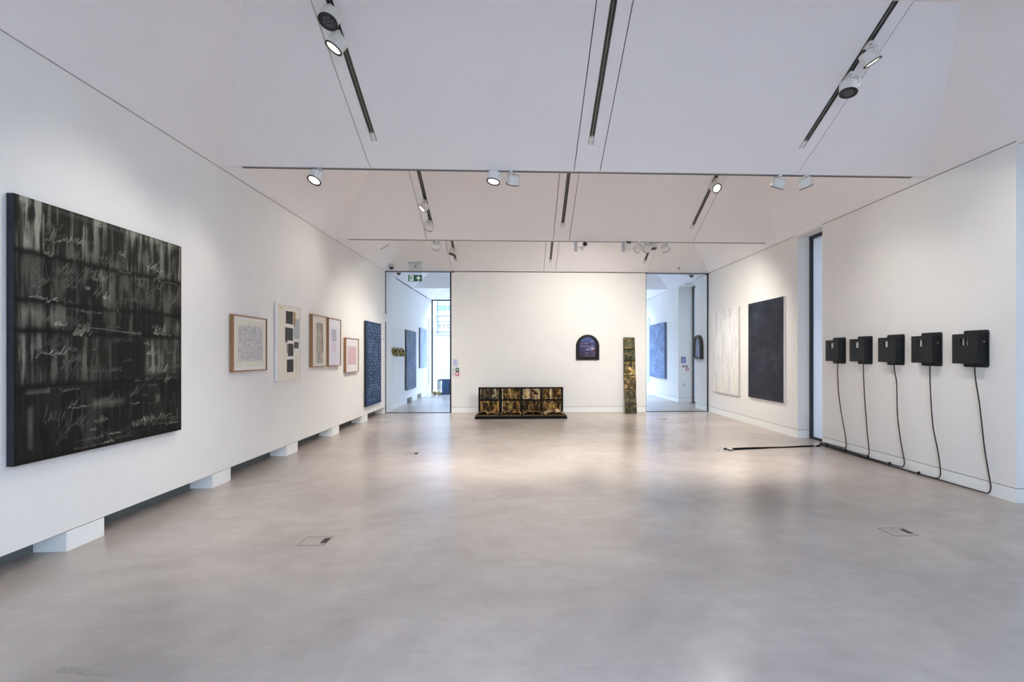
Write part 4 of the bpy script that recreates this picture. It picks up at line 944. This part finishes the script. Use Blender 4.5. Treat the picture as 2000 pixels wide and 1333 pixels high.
# ------------------------------------------------------------------ right wall paintings
def img_white(H_=260, W_=200):
    v = np.linspace(0, 1, H_)[:, None] * np.ones((1, W_)); im = rgb((232, 231, 228), H_, W_)
    n = fbm(H_, W_, 5, 50, 41, 3); blocks = np.zeros((H_, W_)); rg = np.random.RandomState(4)
    rows = [0, 0.12, 0.27, 0.38, 0.52, 0.66, 0.8, 1.0]
    for a, b in zip(rows[:-1], rows[1:]):
        x = 0
        while x < 1:
            wd = rg.uniform(0.08, 0.22); blocks[int(a * H_):int(b * H_), int(x * W_):int(min(1, x + wd) * W_)] = rg.rand(); x += wd
    im = mixc(im, rgb((178, 175, 170), H_, W_), np.clip((n - 0.42) * 2.0, 0, 0.8)); im = mixc(im, rgb((244, 242, 236), H_, W_), blocks * 0.5)
    im = mixc(im, rgb((222, 212, 190), H_, W_), np.clip(v - 0.45, 0, 1) * blocks * 0.7)
    return im
canvas('white_relief_painting', 'tall off-white painting of layered vertical strokes on right wall', 12.007, 13.61, 0.57, 2.605, img_white(), mat('shaded_white_canvas_edge', (196, 193, 188), 0.8), 'R', 0.04, M_PAINTV)  # edge grey has the shading of the canvas side in it
def img_black(H_=260, W_=200):
    random.seed(12); n = fbm(H_, W_, 24, 5, 15, 4); n2 = fbm(H_, W_, 5, 5, 16, 4)
    im = mixc(rgb((42, 45, 53), H_, W_), rgb((70, 73, 82), H_, W_), n * 0.6 + (n2 - 0.5) * 0.9)
    for pts in (((130, 70), (128, 110), (140, 150), (150, 190)), ((90, 100), (96, 160), (110, 200)), ((60, 150), (75, 205)), ((150, 130), (168, 190), (170, 215))):
        stroke(im, pts, (34, 36, 42), 0.8); stroke(im, [(x + 1.5, y) for x, y in pts], (108, 110, 116), 0.4)
    im[:6] *= 1.1; im[-8:] = im[-8:] * 0.8 + np.array((96, 86, 74)) * 0.2
    return im
M_LINEN = mat('bare_white_canvas_side', (222, 220, 216), 0.85, noise=0.03)
canvas('slate_black_painting', 'tall slate black painting with white canvas sides on right wall', 9.905, 11.464, 0.590, 2.608, img_black(), M_LINEN, 'R', 0.045, M_PAINT)
canvas('blue_script_painting', 'pale blue scribbled painting on right wall seen through right glass', 18.074, 20.193, 0.70, 2.615, navy(160, 140, (104, 124, 158), (176, 188, 208), 22, 0.5, 33, 14), mat('blue_canvas_edge', (92, 116, 140), 0.7), 'R', 0.07)

# ------------------------------------------------------------------ arched pictures
def arch_pts(w_, h_, n=20):
    r = w_ / 2; pts = [(-r, 0), (r, 0)]
    for k in range(n + 1):
        t = math.pi * k / n; pts.append((r * math.cos(t), h_ - r + r * math.sin(t)))
    return pts
def arched(name, label, base, u, w_, h_, b_, d, img, cat='picture'):
    """arched dark frame: u = viewer's right, n = out of wall"""
    B, u = Vector(base), Vector(u); v = Vector((0, 0, 1)); n = u.cross(v)
    r = thing(name, label, cat, base)
    O = arch_pts(w_, h_); I = arch_pts(w_ - 2 * b_, h_ - 2 * b_); I = [(x, z + b_) for x, z in I]; k = len(O)
    mb = MB(); P3 = lambda p, dd: B + u * p[0] + v * p[1] + n * dd
    vs = [P3(p, 0.003) for p in O] + [P3(p, d * 0.8) for p in O] + [P3((p[0] * 0.955, p[1] * 0.96 + 0.012), d) for p in O] + [P3((p[0] * 1.04, (p[1] - b_) * 1.03 + b_ * 0.8), d) for p in I] + [P3(p, d * 0.35) for p in I]
    fs = []
    for a in range(4):
        for i in range(k):
            j = (i + 1) % k; fs.append((a * k + i, a * k + j, (a + 1) * k + j, (a + 1) * k + i))
    mb.add(vs, fs); mb.build('frame', mat('black_stained_wood', (20, 19, 18), 0.55, noise=0.3, scale=14, bump=0.15, bscale=80, spec=0.25), r)
    # picture: rows of an arched sheet
    ny, nx = img.shape[:2]; iw, ih = w_ - 2 * b_ + 0.01, h_ - 2 * b_ + 0.01; rr = iw / 2
    Z = np.linspace(ih, 0, ny); half = np.where(Z > ih - rr, np.sqrt(np.maximum(rr ** 2 - (Z - (ih - rr)) ** 2, 1e-6)), rr)
    ob = painted('picture_sheet', B + v * (b_ - 0.005) - u * rr + n * (d * 0.3), u, v, iw, ih, img, M_PAINT, r)
    co = np.zeros(ny * nx * 3); ob.data.vertices.foreach_get('co', co); co = co.reshape(ny, nx, 3)
    base_l = np.array(B - org(r)); un = np.array(u); s = np.linspace(-1, 1, nx)
    for i in range(ny):
        mid = base_l + np.array(v) * (b_ - 0.005 + Z[i]) + np.array(n) * (d * 0.3)
        co[i] = mid[None] + (s * half[i])[:, None] * un[None]
    ob.data.vertices.foreach_set('co', co.reshape(-1)); ob.data.update()
    return r
def img_arch(H_=110, W_=90):
    random.seed(3); v = np.linspace(0, 1, H_)[:, None] * np.ones((1, W_)); u = np.linspace(0, 1, W_)[None] * np.ones((H_, 1))
    n = fbm(H_, W_, 26, 4, 8, 4); n2 = fbm(H_, W_, 9, 9, 18, 4)
    im = mixc(rgb((66, 76, 122), H_, W_), rgb((48, 48, 70), H_, W_), v * 0.9 + (n2 - 0.5)); im = mixc(im, rgb((128, 148, 196), H_, W_), np.clip(0.35 - v, 0, 1) * 2.2 * n2)
    im = mixc(im, rgb((206, 196, 200), H_, W_), np.clip((n - 0.55) * 3.2, 0, 0.85) * ((u > 0.12) & (u < 0.88) & (v > 0.15))); im = mixc(im, rgb((150, 72, 62), H_, W_), np.clip((fbm(H_, W_, 20, 7, 28, 3) - 0.6) * 4, 0, 0.7) * (v > 0.3))
    im = mixc(im, rgb((40, 36, 40), H_, W_), np.clip((v - 0.9) * 8, 0, 0.8)); im = mixc(im, rgb((46, 44, 56), H_, W_), np.clip((np.abs(u - 0.5) - 0.40) * 12, 0, 0.8))
    return im
arched('arched_picture', 'dark arched frame with violet blue picture hung on the back wall', (1.806, V3, 1.371), (1, 0, 0), 0.606, 0.662, 0.062, 0.05, img_arch())
arched('arched_picture', 'dark arched frame with plain blue grey panel seen through right glass', (XR, 14.74, 1.385), (0, -1, 0), 0.66, 0.67, 0.07, 0.10, bluewash(60, 50, (120, 134, 166), (150, 164, 192), 19))

# ------------------------------------------------------------------ black viewing boxes and cables on the right wall
M_PALE = mat('pale_lit_card', (214, 214, 196), 0.8, noise=0.06, scale=30)
M_IMG = mat('grey_slide_image', (150, 150, 136), 0.8, noise=0.45, scale=26)
BOXY = [5.526, 6.162, 6.786, 7.422, 8.047]
BLAB = ['nearest of five black wall boxes, two pale window panes, closest to the wall corner', 'second black wall box from the near wall corner, bright brass dot on its side', 'middle one of the five black wall boxes with small pale window',
        'second black wall box from the tall window, square pale opening', 'black wall box nearest the tall dark-framed window']
DV = [0.50, 0.62, 0.76, 1.1, 1.1]
for i, y0 in enumerate(BOXY):
    r = thing('viewing_box', BLAB[i], 'box', (XR, y0 + 0.16, 1.366), 'black viewing boxes'); yn, yf = y0, y0 + 0.322
    # rounded wall plate
    z0, z1, cr_ = 1.366, 1.772, 0.024; pts = []
    for (cy, cz_), t0 in (((yf - cr_, z0 + cr_), math.pi), ((yn + cr_, z0 + cr_), -math.pi / 2), ((yn + cr_, z1 - cr_), 0), ((yf - cr_, z1 - cr_), math.pi / 2)):
        for k in range(6):
            t = t0 + k * math.pi / 10
            # viewer's right is -Y
            pts.append((XR - 0.012, cy - cr_ * math.cos(t), cz_ + cr_ * math.sin(t)))
    MB().prism(pts, (0.010, 0, 0)).build('wall_plate', M_BOX, r)
    for yy in (yn + 0.028, yf - 0.028):
        for zz in (z0 + 0.022, z1 - 0.022):
            MB().cyl((XR - 0.016, yy, zz), (XR - 0.011, yy, zz), 0.007, n=10).build('screw', M_LENS, r)
    # housing with a recessed window: front frame of four bars, sides, back
    bx0, bx1 = XR - 0.105, XR - 0.012; by0, by1 = yn + 0.030, yn + 0.372; bz0, bz1 = 1.404, 1.733
    wy0, wy1, wz0, wz1 = by1 - 0.215, by1 - 0.115, 1.606, 1.686
    h = MB()
    h.box(bx0, bx0 + 0.03, by0, wy0, bz0, bz1).box(bx0, bx0 + 0.03, wy1, by1, bz0, bz1).box(bx0, bx0 + 0.03, wy0, wy1, bz0, wz0).box(bx0, bx0 + 0.03, wy0, wy1, wz1, bz1)
    h.box(bx0 + 0.03, bx1, by0, by1, bz0, bz1).build('housing', M_BOX, r)
    MB().box(bx0 + 0.024, bx0 + 0.0295, wy0, wy1, wz0, wz1).build('window_card', M_PALE, r)
    dv = wy1 - (wy1 - wy0) * DV[i]
    if DV[i] < 1: MB().box(bx0 + 0.008, bx0 + 0.0235, dv - 0.007, dv + 0.007, wz0, wz1).build('window_divider', M_BLACK, r)
    if i == 0: MB().box(bx0 + 0.020, bx0 + 0.0238, wy0 + 0.002, dv - 0.016, wz0 + 0.004, wz1 - 0.006).build('slide', M_IMG, r)
    MB().box(bx0 + 0.002, bx0 + 0.004, wy0, wy1, wz0, wz1).build('window_glass', M_PICGLASS, r)
    MB().cyl((XR - 0.035, by0 - 0.004, 1.645), (XR - 0.035, by0 + 0.002, 1.645), 0.009, n=14).build('key_lock', M_BRASS if i in (0, 1) else M_LENS, r)
    MB().cyl((XR - 0.055, yn + 0.128, 1.386), (XR - 0.055, yn + 0.128, 1.406), 0.011, n=12).build('cable_gland', M_BLACK, r)
HANG = [[(5.594, 0.974), (5.537, 0.502), (5.476, 0.16), (5.474, 0.09), (5.508, 0.03)],
        [(6.285, 1.06), (6.254, 0.655), (6.182, 0.354), (6.150, 0.141), (6.160, 0.07), (6.200, 0.032)],
        [(6.868, 1.121), (6.859, 0.718), (6.816, 0.421), (6.752, 0.15), (6.755, 0.08), (6.80, 0.040)],
        [(7.520, 0.865), (7.479, 0.429), (7.446, 0.16), (7.455, 0.09), (7.50, 0.058)],
        [(8.152, 0.909), (8.092, 0.605), (8.002, 0.286), (7.985, 0.15), (7.99, 0.10), (8.04, 0.075)]]
CLAB = ['black cable hanging from the nearest black wall box', 'black cable hanging from the wall box second from the near corner', 'black cable hanging from the middle black wall box',
        'black cable hanging from the wall box second from the window', 'black cable hanging from the wall box nearest the tall window']
LANE = [(0.016, 0.010), (0.030, 0.012), (0.016, 0.026), (0.018, 0.042), (0.016, 0.058)]
for i, pts in enumerate(HANG):
    yb_ = BOXY[i] + 0.128; lx, lz = LANE[i]
    path = [(XR - 0.055, yb_, 1.384), (XR - 0.056, yb_ + (pts[0][0] - yb_) * 0.30, 1.384 + (pts[0][1] - 1.384) * 0.40)] + [(XR - 0.052 + (0.03 * k / len(pts)), y, z) for k, (y, z) in enumerate(pts)]
    ye = pts[-1][0] + 0.10
    path.append((XR - lx - 0.004, ye, max(lz, 0.011) + 0.006))
    yy = ye + 0.5
    while yy < 8.55: path.append((XR - lx - random.uniform(0, 0.006), yy, lz + random.uniform(0, 0.004))); yy += 0.45
    path += [(XR - lx - 0.004, 8.62, lz), (XR - lx + 0.0 - 0.02, 8.70, max(lz * 0.6, 0.009))]
    o = MB().tube(path, 0.0068, 8, 5).build('power_cable', M_CABLE, None, origin=(XR, yb_, 0)); tag(o, CLAB[i], 'cable', 'viewing box cables')
for i, yy in enumerate((6.52, 7.05, 7.50, 8.03, 8.52)):
    n_ = 1 + sum(1 for b_ in BOXY[1:] if b_ < yy - 0.1)
    o = MB().box(XR - 0.034, XR - 0.004, yy - 0.006, yy + 0.006, 0.001, 0.012 + 0.013 * min(n_, 4)).build('cable_clip', M_BLACK, None, origin=(XR, yy, 0))
    tag(o, ['first black clip on the cable run from the near corner', 'second black clip on the cable run from the near corner', 'third black clip on the cable run from the near corner', 'fourth black clip on the cable run, second from the window', 'tall black clip holding the cable bundle next to the tall window'][i], 'clip', 'cable clips')

# ------------------------------------------------------------------ floor boxes and cable cover
def floor_box(x0, y0, label, a=0.211, sh=0.0, flapside=1, faint=False):
    r = thing('floor_box', label, 'floor box', (x0 + a / 2, y0 + a / 2, 0), 'floor boxes'); b = MB(); t = 0.0065
    q = lambda xx, yy: (xx + sh * (yy - y0), yy)
    for (xa, xb, ya, yb_) in ((x0, x0 + t, y0, y0 + a), (x0 + a - t, x0 + a, y0, y0 + a), (x0 + t, x0 + a - t, y0, y0 + t), (x0 + t, x0 + a - t, y0 + a - t, y0 + a)):
        b.box(xa, xb, ya, yb_, 0.0, 0.0016)
    b.build('rim', mat('floor_box_rim_%d' % (len(bpy.data.objects)), (92, 88, 82), 0.5), r)
    MB().box(x0 + t, x0 + a - t, y0 + t, y0 + a - t, 0.0, 0.0008).build('lid', M_FLOOR, r)
    MB().box(x0 + a * 0.76, x0 + a - t, y0 + a * 0.24, y0 + a * 0.78, 0.0008, 0.0030).build('cable_flap', M_BLACK, r)
    return r
floor_box(-1.741, 4.304, 'square floor box with dark flap in the near left floor')
floor_box(3.106, 4.316, 'square floor box with dark flap in the near right floor')
floor_box(-1.741, 8.150, 'square floor box further back in the left of the floor')
floor_box(3.233, 12.40, 'faint floor box in front of the right glass doorway')
floor_box(3.120, 8.200, 'floor box at the loose end of the black cable cover')
tm = thing('tape_mark', 'faded brown tape mark on the floor at the near left', 'mark', (-2.04, 2.64, 0))
MB().prism([(-2.195, 2.640, 0.0006), (-2.05, 2.612, 0.0006), (-1.895, 2.590, 0.0006), (-1.885, 2.622, 0.0006), (-2.03, 2.655, 0.0006), (-2.19, 2.690, 0.0006)], (0, 0, -0.0005)).build('residue', mat('tape_residue', (148, 140, 130), 0.7, noise=0.2, scale=40), tm)
# flat black cable cover
cv = thing('cable_cover', 'flat black cable cover strip across the floor towards the black boxes', 'cable cover', (4.1, 8.52, 0))
A, B_ = Vector((3.345, 8.385, 0)), Vector((4.93, 8.640, 0)); n = 28; vs = []; fs = []
dirv = (B_ - A).normalized(); nv = Vector((-dirv.y, dirv.x, 0))
for i in range(n + 1):
    t = i / n; c = A + (B_ - A) * t + nv * (0.012 * math.sin(t * 5.5) + 0.004 * math.sin(t * 17))
    wd = 0.068 + 0.012 * math.sin(t * 6 + 1) - 0.024 * t; lift = 0.013 + 0.003 * math.sin(t * 9)
    vs += [c - nv * wd + Vector((0, 0, 0.001)), c - nv * wd * 0.5 + Vector((0, 0, lift)), c + nv * wd * 0.5 + Vector((0, 0, lift)), c + nv * wd + Vector((0, 0, 0.001))]
for i in range(n):
    for k in range(3): fs.append((i * 4 + k, i * 4 + k + 1, (i + 1) * 4 + k + 1, (i + 1) * 4 + k))
MB().add([tuple(p) for p in vs], [tuple(reversed(f)) for f in fs], True).build('strip', mat('black_rubber_mat', (16, 15, 16), 0.95, noise=0.1, spec=0.05), cv)
M_GLINT = mat('pale_fold_glint', (206, 206, 204), 0.25, noise=0.05)  # pale tone painted for glints on the folded strip ends
MB().box(3.325, 3.375, 8.32, 8.46, 0.0115, 0.014).build('tape', M_GLINT, cv)  # painted glint piece at the left fold
MB().prism([(4.80, 8.55, 0.013), (4.84, 8.55, 0.013), (4.93, 8.70, 0.016), (4.89, 8.70, 0.016)], (0, 0, -0.002)).build('tape', M_GLINT, cv)  # painted glint piece at the right fold
MB().prism([(3.24, 8.36, 0.0), (3.30, 8.36, 0.0), (3.285, 8.36, 0.028), (3.27, 8.36, 0.028)], (0, 0.05, 0)).build('end_plug', M_BLACK, cv)
MB().tube([(4.92, 8.64, 0.012), (4.97, 8.66, 0.015), (4.995, 8.69, 0.012)], 0.010, 8, 5).build('cable_tail', M_CABLE, cv)

# ------------------------------------------------------------------ scorched-book altar on the floor
def book_img(k, H_=44, W_=64):
    rg = np.random.RandomState(100 + k); v = np.linspace(0, 1, H_)[:, None] * np.ones((1, W_)); u = np.linspace(0, 1, W_)[None] * np.ones((H_, 1))
    n = fbm(H_, W_, 3, 9, 200 + k, 4); n2 = fbm(H_, W_, 6, 6, 300 + k, 4)
    dark = rgb((46, 33, 20), H_, W_); amber = rgb((170, 128, 66), H_, W_); cream = rgb((222, 202, 160), H_, W_)
    # singed rings around the gutter
    d = np.abs(np.sqrt(((u - 0.5) / 0.5) ** 2 + ((v - 0.5) / 0.75) ** 2) + (n2 - 0.5) * 0.5)
    n3 = fbm(H_, W_, 2, 16, 350 + k, 3)
    ringv = 0.5 + 0.5 * np.cos(d * (5 + 2 * rg.rand()) + rg.rand() * 6)
    im = mixc(dark, amber, np.clip(ringv * 0.30 + (n - 0.5) * 1.6 + (n3 - 0.5) * 1.9 + 0.12, 0, 1))
    im = mixc(im, cream, np.clip((n3 - 0.60) * 3.2, 0, 0.75) * (n2 > 0.42))
    im = mixc(im, dark * 0.7, np.clip((n2 - 0.58) * 5, 0, 0.8))
    if k % 8 in (0,): im = mixc(im, rgb((40, 42, 40), H_, W_), np.clip(n2 * 1.5, 0, 0.85)); im = mixc(im, cream, np.clip((n - 0.55) * 4, 0, 0.7))
    if k % 8 in (2,): im = mixc(im, cream, np.clip(0.9 - 2.4 * np.abs(n2 - 0.42) * 2, 0, 1)); im = mixc(im, dark, np.exp(-((u - 0.5) / 0.07) ** 2) * 0.95)
    if k % 8 in (3,): im = mixc(im, cream, np.exp(-((u - 0.47) / 0.07) ** 2) * 0.9)
    if k % 8 in (1, 5): im = mixc(im, rgb((214, 178, 106), H_, W_), np.exp(-((u - 0.5) / 0.08) ** 2 - ((v - 0.55) / 0.4) ** 2)); im = mixc(im, cream, np.clip((0.07 - u) * 30, 0, 0.9))
    if k % 8 in (4,): im = mixc(im, amber * 1.15, np.clip((u - 0.88) * 14, 0, 0.8)); 
    if k % 8 in (7,): im = mixc(im, rgb((190, 150, 80), H_, W_), np.exp(-((u - 0.45) / 0.16) ** 2 - ((v - 0.5) / 0.3) ** 2) * 0.9)
    im = mixc(im, dark * 0.6, np.exp(-((u - 0.5) / 0.012) ** 2) * 0.9)
    im = mixc(im, rgb((150, 132, 96), H_, W_), np.clip((np.abs(u - 0.5) - 0.455) * 30, 0, 0.6) * (n > 0.4))
    return im * (0.85 + 0.3 * rg.rand(H_, W_, 1))
M_BOARD = mat('black_stained_board', (15, 14, 12), 0.7, noise=0.25, scale=20, bump=0.1, spec=0.15)
M_EDGEP = mat('page_edges', (92, 74, 46), 0.9, noise=0.5, scale=60, stretch=(0.2, 1, 6))
al = thing('book_altar', 'black stepped board holding rows of scorched open books, on floor at back wall', 'sculpture', (0.07, 13.2, 0))
AX0, AX1, AY, AH = -1.022, 1.140, 13.74, 0.675
MB().box(-1.022, 1.140, AY, AY + 0.05, 0.0, AH).build('back_board', M_BOARD, al, bevel=0.003)
MB().box(-1.022, 1.140, 12.60, AY, 0.0, 0.055).build('base_board', M_BOARD, al, bevel=0.003)
def open_book(k, o, u, v, w_, h_, parent, th=0.03):
    H_, W_ = 44, 64; s = np.linspace(0, 1, W_)
    bul = th * (0.35 + 0.65 * np.sin(np.pi * np.clip(np.abs(s - 0.5) * 2, 0, 1) ** 0.7) ** 0.9)
    rip = (fbm(H_, W_, 2, 5, 400 + k, 3) - 0.5) * th * 0.7
    bul = np.ones((H_, 1)) * bul[None] + rip; bul[:, W_ // 2 - 1:W_ // 2 + 1] *= 0.4
    bk = bpy.data.objects.new('book', None); COL.objects.link(bk); bk.parent = parent; ORG[bk.name] = org(parent)
    painted('pages', o, u, v, w_, h_, book_img(k, H_, W_), M_PAINT, bk, bulge=bul)
    o_, uu, vv = Vector(o), Vector(u), Vector(v); nn = uu.cross(vv); b = MB()
    P = [o_, o_ + uu * w_, o_ + uu * w_ + vv * h_, o_ + vv * h_]
    b.prism([p + nn * (th * 0.34) for p in P], -nn * (th * 0.33)); b.build('page_block', M_EDGEP, bk)
    return bk
bx = [(-0.975, 0.475), (-0.425, 0.465), (0.095, 0.455), (0.605, 0.480)]
for row, (z0, hz) in enumerate(((0.372, 0.268), (0.068, 0.262))):
    for c, (x, ww) in enumerate(bx): open_book(row * 4 + c, (x, AY - 0.002, z0), (1, 0, 0), (0, 0, 1), ww, hz, al, 0.03)
for c, (x, ww) in enumerate(((-0.985, 0.50), (-0.425, 0.485), (0.105, 0.475), (0.605, 0.50))):
    open_book(9 + c * 3, (x, 12.72, 0.057), (1, 0, 0), (0, 1, 0), ww, 0.62, al, 0.085)

# ------------------------------------------------------------------ leaning column of painted boards
ln = thing('leaning_painted_column', 'narrow column of six mottled painted boards leaning on the back wall', 'sculpture', (2.86, 13.63, 0))
def lean_img(k, H_=60, W_=64):
    n = fbm(H_, W_, 3, 5, 500 + k, 5); n2 = fbm(H_, W_, 4, 4, 600 + k, 5); n3 = fbm(H_, W_, 8, 5, 700 + k, 4)
    base = [(96, 98, 74), (84, 88, 70), (104, 92, 62), (78, 68, 50), (92, 92, 72), (80, 80, 60)][k]
    im = mixc(rgb((26, 26, 20), H_, W_), rgb(base, H_, W_), np.clip(n * 1.8 - 0.2, 0, 1)); amt = [0.45, 0.15, 0.9, 0.8, 0.25, 0.15][k]
    im = mixc(im, rgb([(86, 104, 78), (86, 108, 80), (226, 190, 128), (228, 192, 134), (150, 140, 104), (112, 104, 70)][k], H_, W_), np.clip((n2 - 0.48) * 4, 0, 1) * amt)
    im = mixc(im, rgb((176, 142, 84), H_, W_), np.clip((n3 - 0.62) * 5, 0, 0.8)); v = np.linspace(0, 1, H_)[:, None] * np.ones((1, W_))
    im = mixc(im, rgb((150, 122, 72), H_, W_), np.clip(np.exp(-((v - (0.9 if k in (0,) else 0.04)) / 0.05) ** 2) * 0.8 * n * 1.6, 0, 0.9) * (k in (0, 4, 3))); im[-3:] *= 0.4; im[:2] *= 0.6
    return im
zs = [1.0, 0.842, 0.685, 0.497, 0.312, 0.145, 0.0]       # fractions of the column height
pb, ptp = Vector((2.715, 13.60, 0.0)), Vector((2.738, 13.965, 1.962)); ax = (ptp - pb); Lc = ax.length; axn = ax.normalized()
uu = Vector((1, 0, 0)); uu = (uu - axn * uu.dot(axn)).normalized(); nn = uu.cross(axn)
for k in range(6):
    t1, t0 = zs[k], zs[k + 1]; o = pb + axn * (Lc * t0 + (0.002 if k < 5 else 0.0)) + uu * random.uniform(-0.004, 0.004); hgt = Lc * (t1 - t0) - 0.006; wd = 0.296
    pn = bpy.data.objects.new('board', None); COL.objects.link(pn); pn.parent = ln; ORG[pn.name] = org(ln)
    P = [o, o + uu * wd, o + uu * wd + axn * hgt, o + axn * hgt]; dth = 0.028 + 0.004 * (k % 2)
    MB().prism([p - nn * 0.0005 for p in P], -nn * dth).build('board_body', M_BOARD, pn)
    rl = (fbm(60, 64, 8, 6, 800 + k, 4) - 0.5) * 0.012
    painted('painted_face', o, uu, axn, wd, hgt, lean_img(k), M_PAINT, pn, bulge=np.abs(rl) + 0.001)

bpy.context.view_layer.update()
